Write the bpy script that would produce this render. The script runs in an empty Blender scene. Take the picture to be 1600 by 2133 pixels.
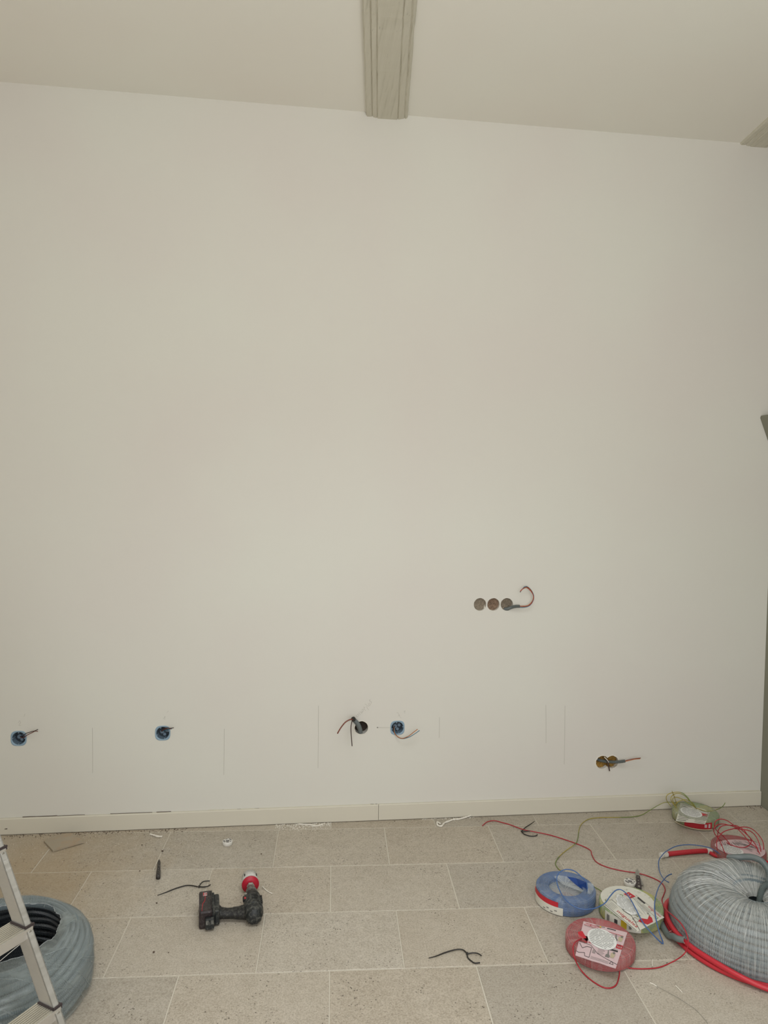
import bpy, bmesh, math, random
from mathutils import Vector, Matrix, noise
random.seed(7)
SC = bpy.context.scene
COL = SC.collection

# ------------------------------------------------------------------ camera
FPX, PITCH, YAW, ROLL, DIST, HGT = 1523.6, 0.044779, 0.112167, 0.013443, 3.642127, 1.738656
_f = Vector((math.sin(YAW)*math.cos(PITCH), math.cos(YAW)*math.cos(PITCH), -math.sin(PITCH)))
_r = Vector((math.cos(YAW), -math.sin(YAW), 0)); _u = _r.cross(_f)
RI = math.cos(ROLL)*_r + math.sin(ROLL)*_u
UP = -math.sin(ROLL)*_r + math.cos(ROLL)*_u
CAM = Vector((0, -DIST, HGT))
cd = bpy.data.cameras.new('camera'); cam = bpy.data.objects.new('camera', cd); COL.objects.link(cam)
cd.sensor_fit = 'HORIZONTAL'; cd.sensor_width = 36; cd.lens = 36*FPX/1600
cd.clip_start = 0.05; cd.clip_end = 60
M = Matrix((RI, UP, -_f)).transposed().to_4x4(); M.translation = CAM
cam.matrix_world = M
SC.camera = cam

# ------------------------------------------------------------------ light
w = bpy.data.worlds.new('world'); SC.world = w; w.use_nodes = True
w.node_tree.nodes['Background'].inputs[0].default_value = (0.80, 0.88, 1.0, 1)
w.node_tree.nodes['Background'].inputs[1].default_value = 0.9

def area(name, loc, target, sx, sy, power, col, spread=math.pi):
    l = bpy.data.lights.new(name, 'AREA'); l.shape = 'RECTANGLE'; l.size = sx; l.size_y = sy
    l.energy = power; l.color = col; l.spread = spread
    o = bpy.data.objects.new(name, l); COL.objects.link(o); o.location = loc
    o.rotation_euler = (Vector(target)-Vector(loc)).to_track_quat('-Z', 'Y').to_euler()
    return o
# daylight through the big opening in the rear wall, behind the photographer
area('daylight', (0.55, -4.66, 1.75), (0.50, 0, 1.85), 3.3, 2.3, 66, (1.0, 0.995, 0.985))
# added fill aimed upwards to brighten the ceiling; no real lamp stands there
area('ceiling_fill', (0.6, -3.95, 2.25), (0.6, -3.2, 3.5), .5, .3, 25, (1.0, 0.97, 0.92))
# added overhead fill to brighten the near floor; the ceiling has no window
area('floor_fill', (0.3, -2.35, 3.48), (0.3, -2.0, 0), 1.5, 1.0, 19, (0.88, 0.94, 1.0), math.radians(105))

vs = SC.view_settings
vs.view_transform = 'Standard'; vs.look = 'None'; vs.gamma = 1; vs.exposure = 0.0
vs.use_curve_mapping = False

# ------------------------------------------------------------------ pixel helpers (photo pixel -> point of a real plane)
def ray(x, y):
    return _f + RI*((x-800)/FPX) - UP*((y-1066.5)/FPX)
def fl(x, y, z=0.0):
    v = ray(x, y); t = (z-CAM.z)/v.z; return CAM + v*t
def wl(x, y, Y=0.0):
    v = ray(x, y); t = (Y-CAM.y)/v.y; return CAM + v*t

# ------------------------------------------------------------------ materials
def lin(c):
    if isinstance(c, str):
        c = [int(c[i:i+2], 16)/255 for i in (0, 2, 4)]
    return tuple((x/12.92 if x <= .04045 else ((x+.055)/1.055)**2.4) for x in c[:3]) + (1,)
class NT:
    def __init__(s, name):
        s.m = bpy.data.materials.new(name); s.m.use_nodes = True; s.t = s.m.node_tree
        s.b = s.t.nodes['Principled BSDF']; s.out = s.t.nodes['Material Output']
    def n(s, typ, **kw):
        nd = s.t.nodes.new(typ)
        for k, v in kw.items():
            if k in nd.inputs.keys(): nd.inputs[k].default_value = v
            else: setattr(nd, k, v)
        return nd
    def l(s, a, b): s.t.links.new(a, b)
    def coord(s, kind='Object', scale=(1, 1, 1), rand=False):
        tc = s.n('ShaderNodeTexCoord'); mp = s.n('ShaderNodeMapping'); mp.inputs['Scale'].default_value = scale
        s.l(tc.outputs[kind], mp.inputs['Vector'])
        if rand:
            oi = s.n('ShaderNodeObjectInfo'); mu = s.n('ShaderNodeMath', operation='MULTIPLY'); mu.inputs[1].default_value = 37.0
            s.l(oi.outputs['Random'], mu.inputs[0]); s.l(mu.outputs[0], mp.inputs['Location'])
        return mp.outputs['Vector']
    def noise(s, vec, scale, detail=3, rough=.5):
        nd = s.n('ShaderNodeTexNoise'); nd.inputs['Scale'].default_value = scale
        nd.inputs['Detail'].default_value = detail; nd.inputs['Roughness'].default_value = rough
        s.l(vec, nd.inputs['Vector']); return nd.outputs['Fac']
    def ramp(s, fac, stops):
        r = s.n('ShaderNodeValToRGB'); s.l(fac, r.inputs[0]); e = r.color_ramp.elements
        while len(e) < len(stops): e.new(.5)
        for i, (p, c) in enumerate(stops):
            e[i].position = p; e[i].color = c if len(c) == 4 else tuple(c)+(1,)
        return r.outputs['Color']
    def mix(s, fac, a, b, mode='MIX'):
        m = s.n('ShaderNodeMix', data_type='RGBA', blend_type=mode)
        for sock, v in ((0, fac), (6, a), (7, b)):
            if isinstance(v, (float, int, tuple)): m.inputs[sock].default_value = v
            else: s.l(v, m.inputs[sock])
        return m.outputs[2]
    def bump(s, h, strength, dist):
        b = s.n('ShaderNodeBump'); b.inputs['Strength'].default_value = strength; b.inputs['Distance'].default_value = dist
        s.l(h, b.inputs['Height']); s.l(b.outputs[0], s.b.inputs['Normal']); return b
def plain(name, col, rough=.5, metal=0, spec=.5, dust=0, dustcol='b9b3a4', dscale=60):
    k = NT(name); c = lin(col); k.b.inputs['Base Color'].default_value = c
    k.b.inputs['Roughness'].default_value = rough; k.b.inputs['Metallic'].default_value = metal
    k.b.inputs['Specular IOR Level'].default_value = spec
    v = k.coord()
    n_ = k.noise(v, dscale, 4, .65)
    if dust:
        f = k.ramp(n_, [(.52-.1*dust, (0, 0, 0, 1)), (.72, (1, 1, 1, 1))])
        f2 = k.mix(1.0, f, (dust, dust, dust, 1), 'MULTIPLY')
        k.l(k.mix(f2, c, lin(dustcol)), k.b.inputs['Base Color'])
    else:
        k.l(k.mix(k.ramp(n_, [(.3, (0, 0, 0, 1)), (.7, (.12, .12, .12, 1))]), c, tuple(x*.6 for x in c[:3])+(1,)), k.b.inputs['Base Color'])
    return k.m

def wall_mat(name, col, bumps=.25, tint=None):
    k = NT(name); v = k.coord()
    a = k.noise(v, 1.1, 2, .5); c = lin(col)
    c2 = lin(tint) if tint else tuple(x*.94 for x in c[:3])+(1,)
    k.l(k.mix(k.ramp(a, [(.35, (0, 0, 0, 1)), (.65, (.7, .7, .7, 1))]), c, c2), k.b.inputs['Base Color'])
    k.b.inputs['Roughness'].default_value = .85; k.b.inputs['Specular IOR Level'].default_value = .25
    k.bump(k.noise(v, 260, 3, .6), bumps, .0006)
    return k.m
MAT = {}
MAT['wall'] = wall_mat('wall_paint', 'd9d7cd', .3, 'd7d1c9')
MAT['ceil'] = wall_mat('ceiling_paint', 'eeece2', .25, 'ece6dc')
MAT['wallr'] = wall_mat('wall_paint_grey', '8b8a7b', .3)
MAT['skirt'] = wall_mat('skirting_paint', 'd3cdbd', .12)
MAT['mastic'] = plain('mastic', 'd3ccb9', .7)

def beam_mat():
    k = NT('painted_timber'); v = k.coord(scale=(1, 1, 1))
    g = k.noise(k.coord(scale=(60, 2.2, 60)), 1, 5, .65)
    base = k.ramp(g, [(.25, lin('b3ae9c')), (.42, lin('cbc6b5')), (.75, lin('d3cebe'))])
    fl_ = k.noise(k.coord(scale=(190, 22, 190)), 1, 3, .7)
    cl = k.noise(v, 5, 2, .5)
    m = k.mix(1.0, k.ramp(fl_, [(.66, (0, 0, 0, 1)), (.72, (1, 1, 1, 1))]), k.ramp(cl, [(.5, (0, 0, 0, 1)), (.62, (1, 1, 1, 1))]), 'MULTIPLY')
    k.l(k.mix(m, base, lin('7d776a')), k.b.inputs['Base Color'])
    k.b.inputs['Roughness'].default_value = .7
    k.bump(g, .5, .003)
    return k.m
MAT['beam'] = beam_mat()

def tile_mat():
    k = NT('travertine_tile'); v = k.coord(rand=True)
    oi = k.n('ShaderNodeObjectInfo')
    big = k.noise(v, 4.5, 4, .6); mid = k.noise(v, 32, 5, .7); fine = k.noise(v, 170, 3, .75)
    base = k.ramp(big, [(.3, lin('b8ab9c')), (.5, lin('c6bbad')), (.72, lin('d2c9be'))])
    b2 = k.mix(.5, base, k.ramp(mid, [(.3, lin('a39a8a')), (.7, lin('d5cec2'))]))
    b2 = k.mix(.42, b2, k.ramp(fine, [(.34, lin('8a8072')), (.60, lin('dfd8cb'))]))
    rr = k.ramp(oi.outputs['Random'], [(0, lin('dcdad6')), (.5, lin('eeedea')), (1, lin('e6e1d9'))])
    b3 = k.mix(1.0, b2, rr, 'MULTIPLY')
    # warm earth stain near the left end of the skirting (world space)
    g = k.n('ShaderNodeNewGeometry')
    sub = k.n('ShaderNodeVectorMath', operation='DISTANCE'); sub.inputs[1].default_value = (-1.15, -.38, 0)
    k.l(g.outputs['Position'], sub.inputs[0])
    add = k.n('ShaderNodeMath', operation='MULTIPLY_ADD'); k.l(k.noise(g.outputs['Position'], 5, 4, .6), add.inputs[0])
    add.inputs[1].default_value = .7; k.l(sub.outputs['Value'], add.inputs[2])
    st = k.ramp(add.outputs[0], [(.45, (.5, .5, .5, 1)), (.98, (0, 0, 0, 1))])
    b3 = k.mix(st, b3, lin('a98f68'))
    # pits
    vo = k.n('ShaderNodeTexVoronoi'); vo.inputs['Scale'].default_value = 105; k.l(v, vo.inputs['Vector'])
    pit = k.ramp(vo.outputs['Distance'], [(.20, (1, 1, 1, 1)), (.34, (0, 0, 0, 1))])
    cl = k.ramp(k.noise(v, 7, 3, .6), [(.46, (0, 0, 0, 1)), (.60, (1, 1, 1, 1))])
    vr = k.ramp(k.noise(v, 90, 1, .5), [(.5, (0, 0, 0, 1)), (.6, (1, 1, 1, 1))])
    pm = k.mix(1.0, k.mix(1.0, pit, cl, 'MULTIPLY'), vr, 'MULTIPLY')
    pm2 = k.mix(1.0, pm, (.95, .95, .95, 1), 'MULTIPLY')
    k.l(k.mix(pm2, b3, lin('4f463c')), k.b.inputs['Base Color'])
    k.b.inputs['Roughness'].default_value = .48; k.b.inputs['Specular IOR Level'].default_value = .45
    h = k.mix(.5, mid, fine); hh = k.mix(pm, h, (0, 0, 0, 1))
    k.bump(hh, .35, .0015)
    return k.m
MAT['tile'] = tile_mat()
MAT['grout'] = plain('grout', 'cac3b4', .9, spec=.2)
MAT['tilebit'] = plain('broken_tile_face', 'a69a87', .8, dust=.45, dustcol='b0906f', dscale=22)

def metal_mat(name, col, rough=.38, stretch=(4, 4, 200)):
    k = NT(name); k.b.inputs['Metallic'].default_value = .75; k.b.inputs['Base Color'].default_value = lin(col)
    n_ = k.noise(k.coord(scale=stretch), 1, 3, .6)
    k.l(k.ramp(n_, [(.3, (rough-.08,)*3), (.7, (rough+.12,)*3)]), k.b.inputs['Roughness'])
    return k.m
MAT['alu'] = metal_mat('aluminium', 'd6d3cd', .42)
MAT['alu2'] = metal_mat('aluminium_tread', 'd9d5c8', .35)
MAT['steel'] = metal_mat('dull_steel', 'a7a49c', .45)
MAT['black'] = plain('black_plastic', '26221f', .5)
MAT['cap'] = plain('dark_ladder_cap', '3a3031', .55)
MAT['drill'] = plain('dusty_drill_plastic', '15191a', .5, dust=.42, dustcol='8f8d84', dscale=70)
MAT['drill2'] = plain('drill_rubber', '12110f', .6, dust=.25, dustcol='8a877c', dscale=120)
MAT['chuck'] = plain('dusty_chuck', '4a4b48', .5, dust=.7, dustcol='a5a39a', dscale=80)
MAT['bat'] = plain('battery_plastic', '261c1d', .42, dust=.2, dustcol='8c8580', dscale=90)
MAT['sawred'] = plain('hole_saw_red', 'b3142e', .45)
MAT['saw'] = plain('chalky_hole_saw', 'c9c6bf', .6, dust=.5, dustcol='6e6a63', dscale=45)
MAT['redline'] = plain('red_plastic_line', 'b2252f', .5)
MAT['badge'] = plain('badge_white', 'b9a9a6', .5)
MAT['boxblue'] = plain('socket_box_blue', '8aa3b5', .5)
MAT['boxin'] = plain('socket_box_inner_blue', '728493', .5)
MAT['boxdark'] = plain('socket_box_inside', '2c363f', .6)
MAT['conduit'] = plain('grey_conduit', '646a68', .5)
MAT['conduitblue'] = plain('blue_grey_conduit', '6d787c', .38)
MAT['conduitshade'] = plain('shaded_conduit', '282c2f', .4)  # same conduit, with the shade inside the coils put into its colour
MAT['duct'] = plain('smooth_grey_duct', '6d7674', .4)
MAT['redduct'] = plain('red_conduit', 'c02c38', .42)
MAT['wred'] = plain('red_wire', 'aa2430', .4)
MAT['wblue'] = plain('blue_wire', '47689c', .4)
MAT['wbluedk'] = plain('dark_blue_wire', '153f86', .4)
MAT['wbrown'] = plain('brown_wire', '7c4436', .5)
MAT['wdark'] = plain('dark_brown_wire', '3f2a25', .5)
MAT['wteal'] = plain('teal_wire', '3d6f86', .5)
MAT['copper'] = plain('copper_wire', 'b3672e', .4, metal=.4)
MAT['plaster'] = plain('plaster_crumbs', 'e6e0d3', .9)
MAT['white'] = plain('white_plastic', 'dcd8cf', .5)
MAT['masonry'] = plain('rough_masonry', '8f8372', .95, dust=.7, dustcol='564c40', dscale=160)
MAT['masonry2'] = plain('brown_masonry', '8c7561', .95, dust=.7, dustcol='5a4a3c', dscale=150)
MAT['dirt'] = plain('brown_dirt', '55463a', .95)
MAT['dark'] = plain('dark_cavity', '3a3028', .95)
MAT['wool'] = plain('yellow_insulation', 'a07c38', .95, dust=.8, dustcol='5d4424', dscale=90)
MAT['pencil'] = plain('pencil_graphite', 'b7b3a8', .8)
MAT['pencil2'] = plain('pencil_graphite_dark', '9a968c', .8)
MAT['paper'] = plain('label_card', 'd6d3c6', .5)
MAT['pink'] = plain('label_pinkish', 'd3b9bb', .5)
MAT['sticker'] = plain('sticker_white', 'e6e6e2', .5)
MAT['inkred'] = plain('ink_red', 'bb2431', .5)
MAT['inkgrey'] = plain('ink_grey', '7a7672', .6)
MAT['inkdark'] = plain('ink_dark', '3c3a3a', .6)
MAT['inkyel'] = plain('ink_yellow', 'c9ab2a', .6)
MAT['inkgreen'] = plain('ink_green', '4d8a3a', .6)
MAT['cardboard'] = plain('cardboard', 'b9ab90', .8)
def gy_mat(name, a, b, sc):
    k = NT(name); n_ = k.noise(k.coord(), sc, 1, .4)
    k.l(k.ramp(n_, [(.46, lin(a)), (.54, lin(b))]), k.b.inputs['Base Color']); k.b.inputs['Roughness'].default_value = .45
    return k.m
MAT['wgy'] = gy_mat('green_yellow_wire', 'c2bd5a', '83a24c', 14)
MAT['wgy2'] = gy_mat('green_yellow_wire_dull', 'a8983f', '6c7f37', 7)

def film_mat(name, col, lo, hi, mode='radial', rough=.22, k_ang=60, fall=None):
    """clear wrap: partly see-through, with milky streaks where it is creased"""
    k = NT(name); tc = k.n('ShaderNodeTexCoord'); sp = k.n('ShaderNodeSeparateXYZ'); k.l(tc.outputs['Object'], sp.inputs[0])
    if mode == 'radial':
        at = k.n('ShaderNodeMath', operation='ARCTAN2'); k.l(sp.outputs[1], at.inputs[0]); k.l(sp.outputs[0], at.inputs[1])
        ln = k.n('ShaderNodeVectorMath', operation='LENGTH')
        cx = k.n('ShaderNodeCombineXYZ'); k.l(sp.outputs[0], cx.inputs[0]); k.l(sp.outputs[1], cx.inputs[1]); k.l(cx.outputs[0], ln.inputs[0])
        a2 = k.n('ShaderNodeMath', operation='MULTIPLY'); a2.inputs[1].default_value = k_ang; k.l(at.outputs[0], a2.inputs[0])
        r2 = k.n('ShaderNodeMath', operation='MULTIPLY'); r2.inputs[1].default_value = 7; k.l(ln.outputs['Value'], r2.inputs[0])
        z2 = k.n('ShaderNodeMath', operation='MULTIPLY'); z2.inputs[1].default_value = 7; k.l(sp.outputs[2], z2.inputs[0])
        cc = k.n('ShaderNodeCombineXYZ'); k.l(a2.outputs[0], cc.inputs[0]); k.l(r2.outputs[0], cc.inputs[1]); k.l(z2.outputs[0], cc.inputs[2])
        n1 = k.noise(cc.outputs[0], 1, 3, .75)
    else:
        mp = k.n('ShaderNodeMapping'); mp.inputs['Scale'].default_value = (9, 9, 40); mp.inputs['Rotation'].default_value = (.5, .35, 0)
        k.l(tc.outputs['Object'], mp.inputs['Vector']); n1 = k.noise(mp.outputs[0], 1, 3, .6)
    fac = k.ramp(n1, [(.40, (lo,)*3), (.52, ((lo+hi)/2*.8,)*3), (.68, (hi,)*3)])
    if fall:
        dens = k.ramp(ln.outputs['Value'], [(fall[0], (1, 1, 1, 1)), (fall[1], (fall[2],)*3)]); fac = k.mix(1.0, fac, dens, 'MULTIPLY')
    tr = k.n('ShaderNodeBsdfTransparent'); mx = k.n('ShaderNodeMixShader')
    k.b.inputs['Base Color'].default_value = lin(col); k.b.inputs['Roughness'].default_value = rough
    k.b.inputs['Specular IOR Level'].default_value = .6
    k.bump(n1, .35, .002)
    k.l(fac, mx.inputs[0]); k.l(tr.outputs[0], mx.inputs[1]); k.l(k.b.outputs[0], mx.inputs[2]); k.l(mx.outputs[0], k.out.inputs[0])
    return k.m
MAT['film'] = film_mat('stretch_film', 'cdcfca', .24, .92, k_ang=95, fall=(.17, .31, .62))
MAT['filmblue'] = film_mat('milky_film', 'a5afae', .34, .66, 'band')
MAT['filmred'] = film_mat('shrink_film_red', 'd8b7b2', .18, .50, 'radial', .2, 14)
MAT['filmclear'] = film_mat('shrink_film_clear', 'cfd0c0', .22, .55, 'radial', .2, 14)
MAT['filmwhite'] = film_mat('shrink_film_white', 'c3c8c9', .35, .7, 'radial', .2, 10)
MAT['filmlight'] = film_mat('shrink_film_thin', 'b9c3ca', .14, .42, 'radial', .2, 5)
MAT['crease'] = film_mat('film_crease', 'e2e3df', .55, .9, 'radial', .2, 9)
MAT['filmgreen'] = film_mat('shrink_film_green', 'b0b3a2', .42, .75, 'radial', .25, 10)
MAT['filmpink'] = film_mat('shrink_film_pink', 'b9a09a', .25, .5, 'radial', .25, 10)

# ------------------------------------------------------------------ mesh helpers
def obj(name, bm, mat, parent=None, smooth=False, label=None, kind=None):
    me = bpy.data.meshes.new(name)
    if isinstance(bm, tuple):
        me.from_pydata(bm[0], [], bm[1]); me.update()
    else:
        bmesh.ops.recalc_face_normals(bm, faces=bm.faces) if len(bm.faces) < 30000 else None
        bm.to_mesh(me); bm.free()
    mats = mat if isinstance(mat, list) else [mat]
    for m_ in mats: me.materials.append(MAT[m_] if isinstance(m_, str) else m_)
    if smooth: me.shade_smooth()
    o = bpy.data.objects.new(name, me); COL.objects.link(o)
    if parent is not None:
        o.parent = parent
    if label: o['label'] = label
    if kind: o['kind'] = kind
    return o
def objs(name, bm, mat, parent=None, smooth=False, label=None):
    """one object per loose piece of bm"""
    bm.verts.ensure_lookup_table(); bm.verts.index_update(); seen = set(); res = []
    for v in list(bm.verts):
        if v.index in seen: continue
        st = [v]; comp = []; seen.add(v.index)
        while st:
            q = st.pop(); comp.append(q)
            for e in q.link_edges:
                o_ = e.other_vert(q)
                if o_.index not in seen: seen.add(o_.index); st.append(o_)
        ix = {q.index: i for i, q in enumerate(comp)}
        fs = {f for q in comp for f in q.link_faces}
        b2 = bmesh.new(); vs_ = [b2.verts.new(q.co) for q in comp]
        for f in fs: b2.faces.new([vs_[ix[w_.index]] for w_ in f.verts])
        res.append(obj(name, b2, mat, parent, smooth, label))
    bm.free(); return res
def tag(o, label, cat, group=None):
    o['label'] = label; o['category'] = cat
    if group: o['group'] = group
    return o
def thing(name, label, cat, loc=(0, 0, 0), rz=0, group=None):
    o = bpy.data.objects.new(name, None); COL.objects.link(o); o.empty_display_size = .05
    o.location = loc; o.rotation_euler = (0, 0, rz)
    return tag(o, label, cat, group)
def box(bm, c, s, M=None, bev=0):
    r = bmesh.ops.create_cube(bm, size=1, matrix=Matrix.Translation(c) @ Matrix.Diagonal((s[0], s[1], s[2], 1)))
    vs_ = r['verts']
    if bev:
        es = list({e for v in vs_ for e in v.link_edges})
        rr = bmesh.ops.bevel(bm, geom=es, offset=bev, segments=2, affect='EDGES', profile=.6)
        vs_ = list({v for f in rr['faces'] for v in f.verts} | {v for v in vs_ if v.is_valid})
        vs_ = list({v for v in bm.verts if v in set(vs_)})
    if M is not None: bmesh.ops.transform(bm, matrix=M, verts=vs_)
def cyl(bm, p0, p1, r0, r1=None, seg=24, caps=True):
    r1 = r0 if r1 is None else r1
    p0, p1 = Vector(p0), Vector(p1); d = (p1-p0).normalized()
    q = d.to_track_quat('Z', 'Y').to_matrix().to_4x4(); q.translation = (p0+p1)/2
    bmesh.ops.create_cone(bm, cap_ends=caps, segments=seg, radius1=r0, radius2=r1, depth=(p1-p0).length, matrix=q)
def catmull(pts, n=6, closed=False):
    P = [Vector(p) for p in pts]; out = []; L = len(P)
    rng = range(L) if closed else range(L-1)
    for i in rng:
        if closed: a, b, c, d = P[(i-1) % L], P[i], P[(i+1) % L], P[(i+2) % L]
        else: a, b, c, d = P[max(i-1, 0)], P[i], P[i+1], P[min(i+2, L-1)]
        for j in range(n):
            t = j/n
            out.append(.5*((2*b)+(c-a)*t+(2*a-5*b+4*c-d)*t*t+(3*b-a-3*c+d)*t**3))
    if not closed: out.append(P[-1])
    return out
def tube_data(pts, r, seg=6, closed=False, rf=None, V=None, F=None, cap=True):
    """sweep; rf(i) scales the radius per ring"""
    V = [] if V is None else V; F = [] if F is None else F
    n = len(pts); base = len(V); up = Vector((0, 0, 1))
    t0 = (pts[1]-pts[0]).normalized()
    nrm = up.cross(t0)
    if nrm.length < .1: nrm = Vector((1, 0, 0)).cross(t0)
    nrm.normalize()
    for i in range(n):
        if closed: t = pts[(i+1) % n]-pts[i-1]
        else: t = pts[min(i+1, n-1)]-pts[max(i-1, 0)]
        t = t.normalized() if t.length > 1e-9 else t0
        nrm = nrm - t*nrm.dot(t); nrm.normalize(); b = t.cross(nrm)
        rr = r*(rf(i) if rf else 1)
        for k in range(seg):
            a = 2*math.pi*k/seg
            V.append(pts[i]+nrm*(rr*math.cos(a))+b*(rr*math.sin(a)))
    m = n if closed else n-1
    for i in range(m):
        j = (i+1) % n
        for k in range(seg):
            k2 = (k+1) % seg
            F.append((base+i*seg+k, base+j*seg+k, base+j*seg+k2, base+i*seg+k2))
    if cap and not closed:
        F.append(tuple(base+k for k in range(seg))[::1]); F.append(tuple(base+(n-1)*seg+k for k in range(seg))[::-1])
    return V, F
def wire(name, pts, r, mat, parent=None, n=6, seg=6, label=None, closed=False):
    V, F = tube_data(catmull(pts, n, closed), r, seg, closed)
    return obj(name, (V, F), mat, parent, True, label)
def resample(pts, step):
    out = [pts[0]]; acc = 0
    for a, b in zip(pts, pts[1:]):
        L = (b-a).length
        while acc + L >= step:
            t = (step-acc)/L; a = a.lerp(b, t); out.append(a.copy()); L = (b-a).length; acc = 0
        acc += L
    return out
RIB = (1.0, .80)
def corrugated(name, pts, r, mat, parent=None, pitch=.005, seg=10, label=None):
    P = resample(catmull(pts, 24), pitch/2)
    V, F = tube_data(P, r, seg, rf=lambda i: RIB[i % 2])
    return obj(name, (V, F), mat, parent, False, label)
def ring_pts(cx, cy, cz, r, n, wob=0, ph=0, squash=1.0):
    return [Vector((cx+r*math.cos(2*math.pi*i/n), cy+r*squash*math.sin(2*math.pi*i/n), cz+wob*math.sin(2*math.pi*i/n+ph))) for i in range(n)]
def lathe(profile, n, jag=None):
    """profile [(r,z)..] around z; jag(i_profile, ang) -> extra (dr,dz)"""
    V = []; F = []
    for i, (r, z) in enumerate(profile):
        for k in range(n):
            a = 2*math.pi*k/n; dr, dz = jag(i, a) if jag else (0, 0)
            V.append((math.cos(a)*(r+dr), math.sin(a)*(r+dr), z+dz))
    for i in range(len(profile)-1):
        for k in range(n):
            k2 = (k+1) % n; F.append((i*n+k, i*n+k2, (i+1)*n+k2, (i+1)*n+k))
    return V, F
def prism(poly, z0, z1, inset=0):
    """vertical prism of a ccw polygon, top edge chamfered by inset"""
    V = []; F = []; n = len(poly)
    c = Vector((sum(p[0] for p in poly)/n, sum(p[1] for p in poly)/n))
    for p in poly: V.append((p[0], p[1], z0))
    for p in poly: V.append((p[0], p[1], z1-inset))
    for i, p in enumerate(poly):
        a = Vector(poly[i-1][:2]); b = Vector(p[:2]); d = Vector(poly[(i+1) % n][:2])
        e1 = (b-a).normalized(); e2 = (d-b).normalized()
        n1 = Vector((-e1.y, e1.x)); n2 = Vector((-e2.y, e2.x)); bi = (n1+n2)
        if bi.length > 1e-6: bi = bi.normalized()/max(.4, math.sqrt(max(.01, (1+n1.dot(n2))/2)))
        q = b+bi*inset; V.append((q.x, q.y, z1))
    for i in range(n):
        j = (i+1) % n
        F.append((i, j, n+j, n+i)); F.append((n+i, n+j, 2*n+j, 2*n+i))
    F.append(tuple(range(2*n, 3*n))); F.append(tuple(range(n-1, -1, -1)))
    return V, F
def text_mesh(s, size=1.0):
    c = bpy.data.curves.new('t', 'FONT'); c.body = s; c.size = size; c.resolution_u = 2
    o = bpy.data.objects.new('t', c); COL.objects.link(o)
    me = bpy.data.meshes.new_from_object(o)
    V = [v.co.copy() for v in me.vertices]; F = [tuple(p.vertices) for p in me.polygons]
    bpy.data.objects.remove(o); bpy.data.meshes.remove(me)
    return V, F

# ================================================================== SETTING
XR, XL, YB, ZC = 2.485, -2.3, -4.75, 3.53
def zceil(x): return 3.549-.0129*(x+1.40)
# ---- back wall with its bored holes
def circ(c, r, n=28, jag=0, seed=0):
    rnd = random.Random(seed)
    return [(c[0]+(r+rnd.uniform(-jag, jag))*math.cos(2*math.pi*i/n), c[1]+(r+rnd.uniform(-jag, jag))*math.sin(2*math.pi*i/n)) for i in range(n)]
def wp(x, y): p = wl(x, y); return (p.x, p.z)
H = {}
H['a'] = circ(wp(1000, 1259), .0325, 32, .0006, 1)
H['b'] = circ(wp(1028, 1259), .0322, 32, .0006, 2)
H['c'] = circ(wp(1056, 1259), .0325, 32, .0006, 3)
H['dark'] = circ(wp(753, 1516), .0345, 32, .0006, 4)
for key, px in (('b1', (39, 1538)), ('b2', (339, 1527)), ('b3', (828, 1516))): H[key] = circ(wp(*px), .031, 24)
# keyhole of two overlapping bores
c1 = wp(1255, 1588); c2 = wp(1275, 1587.5); rr1, rr2 = .0355, .0345; rnd = random.Random(5); up_ = []
dx = c2[0]-c1[0]
for i in range(49):
    a = 2*math.pi*i/48 + .0; up_.append(a)
poly = []
for i in range(64):
    a = 2*math.pi*i/64; cm = ((c1[0]+c2[0])/2, (c1[1]+c2[1])/2); d = (math.cos(a), math.sin(a)); best = 0
    for c, r in ((c1, rr1), (c2, rr2)):
        ox, oz = cm[0]-c[0], cm[1]-c[1]; b = ox*d[0]+oz*d[1]; cc = ox*ox+oz*oz-r*r
        dis = b*b-cc
        if dis > 0: best = max(best, -b+math.sqrt(dis))
    best += rnd.uniform(-.0012, .0012); poly.append((cm[0]+best*d[0], cm[1]+best*d[1]))
H['key'] = poly
bm = bmesh.new(); T = .045
outer = [(XL, -.02), (XR, -.02), (XR, zceil(XR)+.02), (XL, zceil(XL)+.02)]
edges = []
loops = {}
def addloop(pts, y=0.0):
    vs_ = [bm.verts.new((p[0], y, p[1])) for p in pts]; es = [bm.edges.new((vs_[i-1], vs_[i])) for i in range(len(vs_))]
    return vs_, es
_, es = addloop(outer); edges += es
for k_, pts in H.items():
    v_, es = addloop(pts); edges += es; loops[k_] = v_
bmesh.ops.triangle_fill(bm, use_beauty=True, use_dissolve=False, edges=edges)
for f in bm.faces:
    if f.normal.y > 0: f.normal_flip()
for k_, v_ in loops.items():
    bk = [bm.verts.new((v.co.x, T, v.co.z)) for v in v_]
    n = len(v_)
    for i in range(n):
        bm.faces.new((v_[i-1], v_[i], bk[i], bk[i-1]))
me = bpy.data.meshes.new('wall_back'); bm.to_mesh(me); bm.free(); me.materials.append(MAT['wall'])
wall_back = bpy.data.objects.new('wall_back', me); COL.objects.link(wall_back); wall_back['kind'] = 'structure'
obj('masonry_core', (lambda b: (box(b, ((XL+XR)/2, T+.03, ZC/2), (XR-XL, .06, ZC+.06)), b)[1])(bmesh.new()), 'dark', wall_back)
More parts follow.
